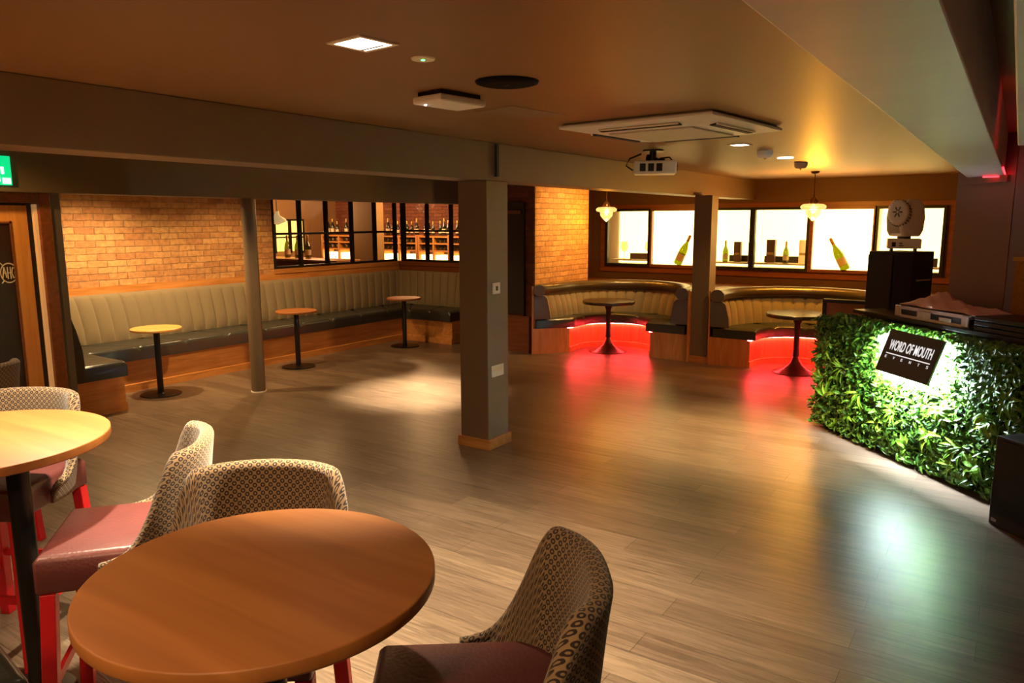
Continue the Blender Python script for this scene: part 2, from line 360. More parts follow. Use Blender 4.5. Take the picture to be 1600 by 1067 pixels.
# window wall to the bar: frames and panes
def window_frames(name,pts_post,z0,z1,zm,axis,plane,t=.05,thick=()):
    e=bpy.data.objects.new(name,None); COL.objects.link(e); struct(e); e.location=(plane,pts_post[0],z0) if axis=='Y' else (pts_post[0],plane,z0)
    bpy.context.view_layer.update()
    def bx(a0,a1,c0,c1,w,nm,m):
        if axis=='Y': B=MB().box((plane-w,a0,c0),(plane+w,a1,c1))
        else: B=MB().box((a0,plane-w,c0),(a1,plane+w,c1))
        o=B.build(nm,m); o.parent=e; o.matrix_parent_inverse=e.matrix_world.inverted(); return o
    for i,p in enumerate(pts_post):
        w=.022 if i not in thick else .038
        bx(p-w,p+w,z0,z1,.03,'mullion',MT['frame'])
    a,b=pts_post[0]+.02,pts_post[-1]-.02
    bx(a,b,z0-.001,z0+.035,.028,'bottom_rail',MT['frame']); bx(a,b,zm-.016,zm+.016,.026,'glazing_bar',MT['frame']); bx(a,b,z1-.04,z1,.028,'top_rail',MT['frame'])
    for i in range(len(pts_post)-1): bx(pts_post[i]+.03,pts_post[i+1]-.03,z0+.02,z1-.02,.003,'pane',MT['glass'])
    return e
window_frames('window_1',[6.95,7.44,7.95,8.47,8.98,9.46],1.185,2.44,1.675,'Y',-8.68)
window_frames('window_2',[-8.58,-8.06,-7.56,-7.06,-6.55],1.185,2.44,1.69,'X',9.56,thick=(0,))

# booth windows: six lit bays in the back wall
bays=[(-5.94,-5.19,'clear'),(-5.12,-4.39,'frost'),(-4.30,-3.49,'clear'),(-3.41,-2.64,'clear'),(-2.55,-1.74,'frost'),(-1.67,-.87,'clear')]
for i,(x0,x1,k) in enumerate(bays):
    e=bpy.data.objects.new('window_%d'%(i+3),None); COL.objects.link(e); struct(e); e.location=((x0+x1)/2,11.94,1.1); bpy.context.view_layer.update()
    inv=e.matrix_world.inverted()
    fr=MB(); 
    fr.box((x0-.05,11.88,1.07),(x0,11.96,2.04)); fr.box((x1,11.88,1.07),(x1+.04,11.96,2.04)); fr.box((x0,11.88,1.07),(x1,11.96,1.115)); fr.box((x0,11.88,2.0),(x1,11.96,2.04))
    o=fr.build('window_frame',MT['frame'] if k=='clear' else MT['oakd']); o.parent=e; o.matrix_parent_inverse=inv
    if k=='frost':
        o=MB().box((x0,11.985,1.115),(x1,12.0,2.0)).build('frosted_pane',MT['emPf'])
    else:
        o=MB().box((x0-.03,12.42,1.1),(x1+.03,12.44,2.05)).build('lit_back_panel',MT['emP']); o.parent=e; o.matrix_parent_inverse=inv
        o=MB().box((x0-.03,12.05,1.155),(x1+.03,12.41,1.18)).build('display_shelf',MT['cream']); o.parent=e; o.matrix_parent_inverse=inv
        o=MB().box((x0,11.93,1.115),(x1,11.934,2.0)).build('pane',MT['glass'])
    o.parent=e; o.matrix_parent_inverse=inv
# wood surround strip around the windows
struct(MB().box((-6.1,11.93,2.04),(-.72,11.96,2.11)).box((-6.1,11.93,.97),(-.72,11.955,1.07)).box((-.83,11.93,1.07),(-.72,11.955,2.04)).box((-6.1,11.93,1.07),(-5.99,11.955,2.04)).build('trim_4',MT['oakd']))
sbox('wall_display_back',(-6.4,12.45,.9),(2.2,12.5,2.45),MT['cream'])
sbox('wall_bar_back',(-16,13.2,0),(-6.4,13.4,ZC),brick('brick_bar','X',(176,110,80),(150,86,60),(130,90,62)))
sbox('wall_bar_left',(-14.2,3,0),(-14.05,13.2,ZC),mat('bar_wall_paint',(170,130,84),.7))

# ------------------------------------------------------------------ pillars and column
def pillar(name,x0,x1,y0,y1,label,skirt=True,zt=ZB-.001):
    e=empty(name,((x0+x1)/2,(y0+y1)/2,0),0,label,'pillar'); hx,hy=(x1-x0)/2,(y1-y0)/2
    MB().box((-hx,-hy,0),(hx,hy,zt)).build('shaft',MT['pillar'],e,.005)
    if skirt: MB().box((-hx-.02,-hy-.02,0),(hx+.02,-hy,.085)).box((-hx-.02,hy,0),(hx+.02,hy+.02,.085)).box((-hx-.02,-hy,0),(-hx,hy,.085)).box((hx,-hy,0),(hx+.02,hy,.085)).build('skirting',MT['oakx'],e,.003)
    return e
pillar('square_pillar',-3.73,-3.45,4.81,5.10,'near square grey brown pillar with a pale oak skirting and two white wall plates')
pillar('square_pillar',-3.48,-3.25,9.42,9.66,'far square brown pillar standing between the two curved booths',False)
c=empty('steel_column',(-6.82,5.17,0),0,'round grey painted steel column in front of the long alcove banquette','column')
MB().lathe([(.075,0),(.075,2.088)],n=28).build('shaft',mat('column_paint',(104,88,70),.4),c,smooth=True)
MB().lathe([(.082,0),(.082,.012)],n=28).build('base_collar',MT['white'],c)
def plate(y0,y1,z0,z1,nm,label,det):
    e=empty(nm,(-3.449,(y0+y1)/2,(z0+z1)/2),0,label,'wall plate')
    h=(y1-y0)/2; k=(z1-z0)/2
    MB().box((0,-h,-k),(.010,h,k)).build('faceplate',MT['white'],e,.003)
    if det=='switch': MB().box((.010,-.012,-.018),(.016,.012,.018)).build('rocker',MT['greyl'],e,.002)
    else: MB().box((.010,-.07,.0),(.013,.07,.03)).build('cover_flap',MT['cream'],e)
plate(4.875,4.975,1.27,1.36,'switch_plate','small square white switch plate, the upper plate on the near pillar','switch')
plate(4.855,5.02,.595,.69,'socket_plate','wider white blank plate, the lower plate on the near pillar','blank')
tag(MB().box((-3.449,4.925,2.19),(-3.43,4.955,2.44)).build('cable_channel',MT['blackm']),'thin dark vertical strip on the beam above the near pillar','trunking')

# ------------------------------------------------------------------ door on the left
e=bpy.data.objects.new('door_1',None); COL.objects.link(e); struct(e); e.location=(-7.0,2.7,0); bpy.context.view_layer.update(); inv=e.matrix_world.inverted()
def dpart(B,nm,m,par=e,bevel=0):
    o=B.build(nm,m,bevel=bevel); o.parent=par; o.matrix_parent_inverse=par.matrix_world.inverted(); return o
dpart(MB().box((-7.06,3.15,0),(-6.93,3.245,2.09)).box((-7.06,2.1,2.01),(-6.93,3.15,2.09)).box((-7.06,2.1,0),(-6.93,2.2,1.99)),'door_frame',MT['oakd'],bevel=.006)
dpart(MB().box((-7.02,3.125,0),(-6.975,3.15,2.0)),'light_strip',mat('pale_strip',(240,190,120),.5,emis=(1,.55,.2),estr=.12))
leaf=dpart(MB().box((-7.04,2.95,0),(-7.0,3.08,1.99)).box((-7.04,2.2,1.84),(-7.0,2.95,1.99)).box((-7.04,2.2,0),(-7.0,2.33,1.84)).box((-7.04,2.33,0),(-7.0,2.95,.3)),'door_leaf',wood('door_oak',(214,140,66),(232,164,88),.35,1,'Z'),bevel=.004)
bpy.context.view_layer.update()
dpart(MB().box((-7.025,2.33,.3),(-7.015,2.95,1.84)),'door_glass',MT['dglass'],leaf)
dpart(MB().box((-7.0,2.935,.28),(-6.992,2.95,1.86)).box((-7.0,2.33,1.84),(-6.992,2.95,1.855)),'glazing_bead',MT['oakd'],leaf)
# etched emblem on glass: ring with letters
em=MB(); yc,zc=2.90,1.43; N=40
for i in range(N):
    a0,a1=2*PI*i/N,2*PI*(i+1)/N
    em.add([(-7.013,yc+r_*math.cos(a),zc+r_*1.25*math.sin(a)) for r_,a in ((.060,a0),(.060,a1),(.068,a1),(.068,a0))],[(0,1,2,3)])
for p,q in (((-.05,-.04),(-.035,.05)),((-.035,.05),(-.02,-.04)),((-.045,0),(-.02,0)),((-.01,-.05),(-.01,.05)),((.012,-.05),(.012,.05)),((-.01,0),(.012,0)),((.05,.03),(.03,.045)),((.03,.045),(.022,0)),((.022,0),(.03,-.045)),((.03,-.045),(.05,-.03)),((.05,-.03),(.05,0)),((.05,0),(.038,0)),((-.06,.085),(-.04,.06)),((.06,.085),(.04,.06)),((-.06,-.085),(-.04,-.06)),((.06,-.085),(.04,-.06))):
    em.tube([(-7.012,yc+p[0],zc+p[1]),(-7.012,yc+q[0],zc+q[1])],.0045,6)
dpart(em,'etched_emblem',MT['emblem'],leaf)
dpart(MB().box((-7.06,3.08,.0),(-7.03,3.125,2.0)),'door_edge',MT['dark'])
ex=empty('exit_sign',(-6.7185,2.745,2.225),0,'green illuminated exit sign on the header above the glazed door','sign')
MB().box((0,-.35,-.085),(.03,.115,.14)).build('lit_panel',MT['emExit'],ex,.002)
MB().box((.0301,.045,-.075),(.032,.105,-.03)).box((.0301,.04,.0),(.032,.062,.055)).box((.0301,-.01,-.06),(.032,.03,.0)).build('white_pictogram',MT['emExitW'],ex,.008)

# ------------------------------------------------------------------ lofted upholstery
def resample(inn,out,step):
    """pairs (inner,outer,dist) sampled evenly along the longer of the two polylines"""
    P=[]; d=0
    for k in range(len(inn)-1):
        a0,a1,b0,b1=[Vector(q) for q in (inn[k],inn[k+1],out[k],out[k+1])]
        L_=max((b1-b0).length,(a1-a0).length); n=max(1,int(round(L_/step)))
        for i in range(n):
            t=i/n; P.append((a0.lerp(a1,t),b0.lerp(b1,t),d+L_*t))
        d+=L_
    P.append((Vector(inn[-1]),Vector(out[-1]),d)); return P
def loft(pairs,prof,amp=None,pitch=.17,phase=0):
    """prof: list of (distance from outer edge in m, z, flute weight); returns rows"""
    rows=[]
    for a,b,d in pairs:
        w=(a-b); n=w.normalized() if w.length>1e-6 else Vector((1,0))
        fl=abs(math.sin(PI*(d+phase)/pitch))**.35 if amp else 0
        row=[]
        for q in prof:
            s_,z=q[0],q[1]; off=s_ if s_>=0 else w.length+s_   # negative: measured from the inner edge
            if amp: off+=amp*(fl-1)*q[2]
            p=b+n*off; row.append((p.x,p.y,z))
        rows.append(row)
    return rows
def section(pairs,prof,name,m,parent,amp=None,pitch=.17,smooth=True,bevel=0,phase=0):
    rows=loft(pairs,prof,amp,pitch,phase)
    if name=='seat_cushion':      # the ends of each cushion are pulled down to the seam
        for rw in (rows[0],rows[-1]):
            for i,p in enumerate(rw):
                if p[2]>.4: rw[i]=(p[0],p[1],p[2]-.022)
    B=MB(); B.grid(rows,closed=True,caps=True)
    o=B.build(name,m,bevel=bevel,smooth=smooth); o.parent=parent; o.matrix_parent_inverse=parent.matrix_world.inverted(); return o
def split(pairs,length):
    out=[];cur=[pairs[0]];start=pairs[0][2]
    for p in pairs[1:]:
        cur.append(p)
        if p[2]-start>=length-1e-4: out.append(cur);cur=[p];start=p[2]
    if len(cur)>2: out.append(cur)
    elif len(cur)==2 and out: out[-1]+=cur[1:]
    return out
def round_rect(s0,s1,z0,z1,r_=.03,top_only=True):
    """cushion profile; s1 is the inner edge (negative value), s0 the outer one"""
    pr=[(s0,z0)]
    pr.append((s1,z0)) if top_only else pr.extend([(s1-r_,z0),(s1,z0+r_)])
    for k in range(5):
        a=PI/2*k/4; pr.append((s1-r_+r_*math.cos(a),z1-r_+r_*math.sin(a)))
    pr.append((s0,z1)); return pr

# long alcove banquette
bq=empty('banquette',(-7.95,6.2,0),0,'long alcove banquette with fluted taupe back, dark leather seats and oak base','banquette'); bpy.context.view_layer.update()
inn=[(-7.22,3.95),(-7.95,3.95),(-7.95,8.78),(-6.99,8.78)]; out=[(-7.22,3.335),(-8.635,3.335),(-8.635,9.475),(-6.99,9.475)]
pr=resample([(-7.22,3.95),(-7.95,3.95)],[(-7.22,3.335),(-8.635,3.335)],.5)
pb=resample(inn,out,.085)
section([p for p in resample(inn,out,3)],[(0,0),(-.03,0),(-.03,.08),(-.045,.085),(-.045,.345),(0,.345)],'base',MT['oak'],bq,smooth=False)
for seg in split(resample(inn,out,.0475),.70):
    seg=[(a,b,d) for a,b,d in seg]
    section(seg,[(q[0],q[1]) for q in round_rect(.05,-.0001,.345,.50,.045)],'seat_cushion',MT['green'],bq)
bprof=[(.01,.50,0),(.16,.50,.3),(.175,.56,1),(.165,.66,1),(.14,.80,1),(.115,.92,1),(.095,.99,1),(.07,1.03,1),(.03,1.04,.6),(.0,1.03,0)]
bp2=resample(inn,out,.17/16)
fl=split(bp2,.17*4)
for seg in fl: section(seg,bprof,'backrest_panel',MT['taupe'],bq,amp=.04)
# end cheek of the wing and of the back run
section([(Vector((-7.2,3.90)),Vector((-7.2,3.335)),0),(Vector((-7.222,3.90)),Vector((-7.222,3.335)),.02)],[(0,.36),(.19,.36),(.20,.5),(.19,.66),(.15,.85),(.11,.98),(.04,1.045),(0,1.045)],'end_cheek',MT['rollm'],bq)

# curved booths
def booth(ox,oy,R,yl,yr,ix,iy,ri,yil,yir,label):
    e=empty('curved_booth',(ix,iy+.8,0),0,label,'booth seating'); bpy.context.view_layer.update()
    o_=[(ox-R,yl)]; i_=[(ix-ri,yil)]
    K=36
    for k in range(K+1):
        a=PI-PI*k/K; o_.append((ox+R*math.cos(a),oy+R*math.sin(a))); i_.append((ix+ri*math.cos(a),iy+ri*math.sin(a)))
    o_.append((ox+R,yr)); i_.append((ix+ri,yir))
    p0=resample(i_,o_,.09)
    section(p0,[(0,0),(-.07,0),(-.07,.355),(0,.355)],'base',MT['oakz'],e,smooth=False)
    section(p0,[(-.071,0),(-.06,0),(-.06,.075),(-.071,.08)],'kick_skirting',MT['oakx'],e,smooth=False)
    section(p0,[(-.10,.345),(-.052,.345),(-.052,.353),(-.10,.353)],'led_strip',MT['emRed'],e,smooth=False)
    for s_ in split(p0,.80): section(s_,round_rect(.06,-.0001,.356,.49,.03),'seat_cushion',MT['green'],e)
    p1=resample(i_,o_,.165/14)
    pf=[(.03,.49,0),(.20,.49,.3),(.20,.56,1),(.18,.68,1),(.15,.78,1),(.12,.85,1),(.06,.87,1),(.03,.87,0)]
    for s_ in split(p1,.165*6): section(s_,pf,'backrest_panel',MT['taupe'],e,amp=.03,pitch=.165)
    rl=[(.105+.085*math.cos(2*PI*k/14),.895+.075*math.sin(2*PI*k/14)) for k in range(14)]
    for s_ in split(p0,.85): section(s_,rl,'head_roll',MT['rollm'],e)
    for (a,b),sg in (((p0[0][0],p0[0][1]),-1),((p0[-1][0],p0[-1][1]),1)):
        ang=(a-b).normalized(); nrm=Vector((-ang.y,ang.x)) 
        if nrm.y>0: nrm=-nrm
        A=[(a+nrm*.012,b+nrm*.012,0),(a-nrm*.01,b-nrm*.01,.02)]
        section(A,[(.02,.49),(.27,.49),(.26,.6),(.22,.78),(.18,.82),(.02,.82)],'end_panel',MT['greyl'],e,bevel=.004)
        section([(a+nrm*.02,b+nrm*.02,0),(a-nrm*.01,b-nrm*.01,.02)],[(.105+.092*math.cos(2*PI*k/14),.892+.082*math.sin(2*PI*k/14)) for k in range(14)],'roll_end_cap',MT['greyl'],e,bevel=.003)
        section([(a+nrm*.015,b+nrm*.015,0),(a-nrm*.01,b-nrm*.01,.02)],[(-.03,0),(-.03,.08),(-.07,.085),(-.07,.355),(.02,.355),(.02,.93),(-.0,.93),(-.0,0)][::-1] if False else [(.0,0),(.0,.95),(.018,.95),(.018,.0)],'end_trim',MT['oakz'],e)
    return e
booth(-4.51,9.5,1.015,8.76,9.40,-4.62,9.5,.5,9.24,9.44,'curved horseshoe booth beside the brick pier, glowing red underneath')
booth(-2.12,9.5,1.11,9.40,8.75,-2.12,9.5,.5,9.40,8.70,'curved horseshoe booth right of the far pillar, glowing red underneath')
# wooden ledge behind and between booths
lg=MB()
lg.box((-6.24,10.66,0),(-.7,11.925,.85)); lg.box((-3.47,9.66,0),(-3.25,10.66,.91)); lg.box((-5.62,10.40,0),(-5.53,10.66,.85))
def fillet(ox,R,x0,x1):
    n=24; top=[];
    for k in range(n+1):
        x=x0+(x1-x0)*k/n; t=max(0,(R+.01)**2-(x-ox)**2); top.append((x,9.5+math.sqrt(t)))
    for k in range(n):
        a,b=top[k],top[k+1]
        lg.add([(a[0],a[1],.85),(b[0],b[1],.85),(b[0],10.66,.85),(a[0],10.66,.85)],[(0,1,2,3)])
fillet(-4.51,1.015,-5.53,-3.47); fillet(-2.12,1.11,-3.25,-.98)
struct(lg.build('trim_5',MT['oakd']))
struct(MB().box((-3.495,9.40,0),(-3.235,9.42,.085)).box((-3.25,9.42,0),(-3.232,9.66,.085)).box((-3.51,9.42,0),(-3.48,9.66,.93)).build('trim_6',MT['oakx']))
pn=empty('door_panel',(-5.85,8.84,.52),0,'dark tall panel with a black frame set in the shaded brick pier','panel')
MB().box((-.15,-.012,.03),(.14,0.009,1.54)).build('panel',MT['dark'],pn); MB().box((-.17,-.03,0),(-.15,.009,1.58)).box((.14,-.03,0),(.16,.009,1.58)).box((-.15,-.03,1.54),(.14,.009,1.58)).build('frame',MT['frame'],pn)
MB().box((-.10,-.05,1.42),(.12,-.013,1.47)).build('door_closer',MT['bronze'],pn)

# ------------------------------------------------------------------ tables
def table(x,y,h,rt,label,group,top,basekind,thick=.028,poler=.032):
    e=empty('pedestal_table',(x,y,0),random.uniform(0,3),label,'table',group)
    n=96
    B=MB(); B.lathe([(rt-.006,h-thick),(rt,h-thick+.006),(rt,h-.006),(rt-.006,h)],n=n,mi=0)
    o=B.build('tabletop',[top],e)
    MB().lathe([(.11,h-thick-.012),(.11,h-thick)],n=24).build('top_plate',MT['black'],e)
    if basekind=='flat':
        MB().lathe([(poler,.012),(poler,h-thick-.01)],n=24).build('pole',MT['black'],e,smooth=True)
        MB().lathe([(.21,0),(.21,.008),(.2,.012),(.045,.016),(.04,.02)],n=48).build('base_plate',MT['black'],e)
    else:
        MB().lathe([(.038,.19),(.034,.3),(.034,h-thick-.09),(.05,h-thick-.05),(.05,h-thick-.01)],n=24).build('pole',MT['blackm'],e,smooth=True)
        MB().lathe([(.27,0),(.27,.008),(.22,.025),(.15,.055),(.09,.10),(.06,.15),(.04,.2)],n=48).build('base_plate',MT['bronze'],e,smooth=True)
    return e
table(-7.60,4.50,.73,.255,'small round low table with lit-coloured oak top beside the near wing of the banquette',None,MT['tabletop2'],'flat')
table(-7.57,6.37,.73,.255,'small round oak table right of the steel column in the alcove',None,MT['tabletop'],'flat')
table(-7.50,8.33,.73,.255,'small round oak table in the far corner of the alcove banquette',None,MT['tabletop'],'flat')
table(-4.75,9.57,.73,.37,'dark round table with trumpet foot in the booth beside the brick pier',None,MT['darktop'],'trumpet',.045)
table(-2.14,9.45,.73,.37,'dark round table with trumpet foot in the booth right of the far pillar',None,MT['darktop'],'trumpet',.045)
def bar_table(x,y,h,rt,label,off=None):
    e=empty('bar_table',(x,y,0),0,label,'table')
    MB().lathe([(rt-.004,h-.034),(rt-.001,h-.031),(rt,h-.028),(rt,h-.004),(rt-.001,h-.0015),(rt-.004,h)],n=160).build('tabletop',[MT['tabletop']],e,smooth=True)
    MB().lathe([(.14,h-.045),(.14,h-.032)],n=32).build('top_plate',MT['black'],e)
    if off:
        px,py=off
        MB().tube([(px,py,h-.035),(px,py,.6),(px,py,.24),(px*.98,py*.98,.17),(px*.9,py*.9,.11),(px*.75,py*.75,.075),(px*.5,py*.5,.06),(0,0,.05)],.036,20).build('pole',MT['black'],e,smooth=True)
    else: MB().lathe([(.038,.06),(.038,h-.04)],n=32).build('pole',MT['black'],e,smooth=True)
    MB().lathe([(.25,0),(.25,.008),(.2,.014),(.07,.025),(.045,.07)],n=64).build('base_plate',MT['black'],e,smooth=True)
    return e
bar_table(-1.365,1.02,1.06,.388,'tall round oak bar table in the foreground, nearest the camera')
bar_table(-3.10,1.10,1.07,.447,'tall round oak bar table cut by the left edge of the photo',(.24,.04))

# ------------------------------------------------------------------ bar stools
def stool_shell():
    # plan curve: a soft U open at +Y (front); top edge falls to the seat at the wings
    n=64; rows=[]; uv=[]
    def plan(t,rx,ry):
        a=t*math.radians(95)            # 0 = rear
        k=2/2.7; c_,s_=math.cos(a),math.sin(a)
        x=rx*math.copysign(abs(s_)**k,s_); y=-ry*math.copysign(abs(c_)**k,c_)
        return x,y
    d=0; prev=None; m=14
    def top(t):
        q=min(1,max(0,(abs(t)-.50)/.5)); return 1.10-.325*(q*q*(3-2*q))-.012*abs(t)
    for i in range(n+1):
        t=-1+2*i/n
        zt=top(t); zb=.66+0*t
        xo,yo=plan(t,.242,.25)
        if prev: d+=math.hypot(xo-prev[0],yo-prev[1])
        prev=(xo,yo)
        row=[];ur=[]
        th=.052*(1-.45*abs(t)**3)
        L_=math.hypot(xo,yo); nx,ny=xo/L_,yo/L_
        # outer bottom -> outer top -> inner top -> inner bottom
        hs=[(0,0),(0,.25),(0,.5),(0,.75),(0,.93)]
        seq=[(0,z) for z in (0,.2,.4,.6,.8,.93)]
        rt=min(.022,(zt-zb)*.2)
        for s_,z in seq[:-1]:
            lean=.045*z
            row.append((xo+nx*lean,yo+ny*lean,zb+(zt-zb)*z))
        for k in range(7):
            a=PI*k/6; cx=-th/2+math.cos(a)*th/2; cz=zt-rt+math.sin(a)*rt
            row.append((xo+nx*(cx+.045),yo+ny*(cx+.045),cz))
        for z in (.8,.6,.4,.2,0):
            lean=.045*z-th
            row.append((xo+nx*lean,yo+ny*lean,zb+(zt-zb)*z))
        v=0
        for j,p in enumerate(row):
            if j: v+=(Vector(p)-Vector(row[j-1])).length
            ur.append((d,v+zb-.66))
        # anchor v at the top so rings run level
        rows.append(row); uv.append((ur))
    me=bpy.data.meshes.new('backrest'); vs=[p for r_ in rows for p in r_]; w=len(rows[0]); fs=[]
    for i in range(n):
        for j in range(w-1): fs.append((i*w+j,i*w+j+1,(i+1)*w+j+1,(i+1)*w+j))
        fs.append((i*w+w-1,i*w,(i+1)*w,(i+1)*w+w-1))
    fs.append(tuple(range(w))); fs.append(tuple(n*w+j for j in range(w))[::-1])
    me.from_pydata(vs,[],fs); ul=me.uv_layers.new(name='uv'); flat=[p for r_ in uv for p in r_]
    for lp in me.loops:
        vtx=vs[lp.vertex_index]; ul.data[lp.index].uv=flat[lp.vertex_index]
    for p in me.polygons: p.use_smooth=True
    bm=bmesh.new(); bm.from_mesh(me); bmesh.ops.recalc_face_normals(bm,faces=bm.faces); bm.to_mesh(me); bm.free()
    me.materials.append(MT['ring']); return me
def make_stool(label):
    e=empty('bar_stool',(0,0,0),0,label,'bar stool','patterned bar stools')
    # seat cushion (front toward +Y)
    B=MB(); n=10
    def sq(w,d0,d1,z): return [(-w,d0,z),(w,d0,z),(w*1.0,d1,z),(-w*1.0,d1,z)]
    B.grid([sq(.225,-.215,.245,.655),sq(.23,-.215,.25,.665),sq(.23,-.215,.25,.765),sq(.215,-.2,.235,.785),sq(.12,-.1,.14,.792)],closed=True,caps=True)
    B.build('seat',MT['burg'],e,bevel=.012,smooth=True,seg=3)
    sm=bpy.data.objects.new('backrest',stool_shell()); COL.objects.link(sm); sm.parent=e
    for sx in (-1,1):
        for sy in (-1,1):
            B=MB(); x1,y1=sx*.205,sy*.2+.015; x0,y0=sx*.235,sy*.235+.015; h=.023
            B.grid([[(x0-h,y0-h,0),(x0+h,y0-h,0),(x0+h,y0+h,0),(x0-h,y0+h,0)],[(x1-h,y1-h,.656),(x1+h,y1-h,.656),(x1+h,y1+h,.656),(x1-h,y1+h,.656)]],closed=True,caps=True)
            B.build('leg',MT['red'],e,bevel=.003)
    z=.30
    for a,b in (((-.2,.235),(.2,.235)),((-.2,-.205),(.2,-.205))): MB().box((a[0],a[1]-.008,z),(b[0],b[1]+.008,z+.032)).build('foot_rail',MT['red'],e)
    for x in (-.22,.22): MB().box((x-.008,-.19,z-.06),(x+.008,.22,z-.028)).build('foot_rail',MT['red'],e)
    return e
st0=make_stool('patterned bar stool right of the foreground table, cut by the bottom edge')
def place(o,x,y,fx,fy): o.location=(x,y,0); o.rotation_euler=(0,0,math.atan2(fy,fx)-PI/2)
place(st0,-.935,1.255,-.80,-.60)
for x,y,fx,fy,l in ((-2.555,1.36,-.64,-.77,'patterned bar stool left of the foreground table, mauve seat turned to the left'),
    (-1.77,1.27,.58,-.81,'patterned bar stool behind the foreground table, wide back facing the camera'),
    (-3.57,1.37,.50,-.87,'patterned bar stool behind the left edge table with dark red seat'),
    (-4.72,1.62,-.85,-.5,'patterned bar stool furthest left, nearest the glazed door')):
    s_=copy_tree(st0); s_['label']=l; place(s_,x,y,fx,fy)

# dark leather chair at the bottom left corner
ch=empty('leather_chair',(-1.86,.60,0),-.14,'black leather chair back showing at the bottom left corner','chair')
MB().box((-.25,-.06,.45),(.25,.06,.93)).build('backrest',mat('black_leather',(34,36,32),.3,bump=.1,bscale=60),ch,bevel=.03,seg=4,smooth=True)
MB().box((-.25,-.5,.38),(.25,-.06,.5)).build('seat',MT['blackm'],ch,bevel=.03,seg=3)
for sx in (-1,1):
    for y in (-.46,-.02): MB().box((sx*.21-.018,y-.018,0),(sx*.21+.018,y+.018,.40)).build('leg',MT['black'],ch)

# ------------------------------------------------------------------ ceiling fittings
def rot(x,y,z,deg): return Matrix.Translation((x,y,z))@Matrix.Rotation(math.radians(deg),4,'Z')
def downlight(x,y,s,deg,label):
    e=empty('downlight',(x,y,ZC),math.radians(deg),label,'downlight','recessed square downlights'); h=s/2; t=.018
    MB().box((-h,-h,-.006),(h,-h+t,-.0005)).box((-h,h-t,-.006),(h,h,-.0005)).box((-h,-h+t,-.006),(-h+t,h-t,-.0005)).box((h-t,-h+t,-.006),(h,h-t,-.0005)).build('frame',MT['cream'],e)
    MB().box((-h+t,-h+t,-.004),(h-t,h-t,-.0005)).build('lamp',MT['emW'],e)
    MB().box((-h+.03,h-.055,-.010),(h-.03,h-.04,-.0045)).build('reflector',MT['silver'],e)
downlight(-1.915,1.955,.175,-6,'square recessed downlight glowing bright over the foreground floor')
downlight(-1.93,6.2,.15,-6,'square recessed downlight beside the round smoke alarm')
e=empty('emergency_light',(-1.907,2.259,ZC),0,'small round cream emergency light with green lamp between downlight and black speaker','emergency light')
MB().lathe([(.043,-.006),(.046,-.0005)],n=36).build('body',MT['cream'],e); MB().lathe([(.006,-.009),(.008,-.0055)],n=12).build('green_lamp',MT['emGreen'],e)
e=empty('ceiling_speaker',(-1.915,2.83,ZC),0,'large round black ceiling speaker grille','speaker')
MB().lathe([(.118,-.012),(.136,-.008),(.14,-.0005)],n=60).build('rim',mat('speaker_rim',(14,10,9),.85,spec=.1),e,smooth=True); MB().lathe([(.10,-.016),(.117,-.013)],n=60).build('grille',mat('grille',(22,16,13),.9,bump=.3,bscale=400,spec=.1),e)
MB().box((-.015,-.004,-.018),(.015,.004,-.0161)).build('maker_plate',MT['silver'],e)
e=empty('access_point',(-2.33,2.95,ZC),math.radians(-8),'white square wireless unit on a black ceiling mount','wireless unit')
MB().box((-.08,-.13,-.02),(.08,.13,-.0005)).build('mount',MT['black'],e); MB().box((-.10,-.15,-.055),(.10,.15,-.0205)).build('cover',MT['white'],e,bevel=.01)
MB().lathe([(.003,-.058),(.003,-.0552)],(-.06,-.1,0),8).build('status_lamp',MT['emCool'],e)
tag(MB().prism([(-2.58,3.5),(-2.28,3.42),(-2.22,3.9),(-2.47,3.92)],ZC-.002,ZC-.0004).build('ceiling_patch',mat('patch',(140,118,94),.5,noise=.2,nscale=8)),'pale rough filler patch on the ceiling beside the wireless unit','patch')
# air conditioner
e=empty('air_conditioner',(-1.905,4.70,ZC),math.radians(-6),'large white square ceiling cassette air conditioner','air conditioner')
B=MB(); h=.52
B.grid([[(-h+.03,-h+.03,-.0005),(h-.03,-h+.03,-.0005),(h-.03,h-.03,-.0005),(-h+.03,h-.03,-.0005)],[(-h,-h,-.015),(h,-h,-.015),(h,h,-.015),(-h,h,-.015)],[(-h,-h,-.03),(h,-h,-.03),(h,h,-.03),(-h,h,-.03)],[(-.36,-.36,-.055),(.36,-.36,-.055),(.36,.36,-.055),(-.36,.36,-.055)]],closed=True,caps=True)
B.build('fascia',MT['white'],e,bevel=.004)
MB().box((-.29,-.29,-.066),(.29,.29,-.0555)).build('intake_grille',mat('intake',(214,200,180),.6),e,bevel=.02,seg=3)
for k in range(4):
    M_=Matrix.Rotation(k*PI/2,4,'Z')
    vn=MB().box((-.27,-.425,-.0585),(.27,-.388,-.0400),M=M_).build('vent_slot',MT['blackm'],e)
    MB().box((-.27,-.4415,-.0545),(.27,-.4265,-.046),M=M_).build('louvre',MT['cream'],e)
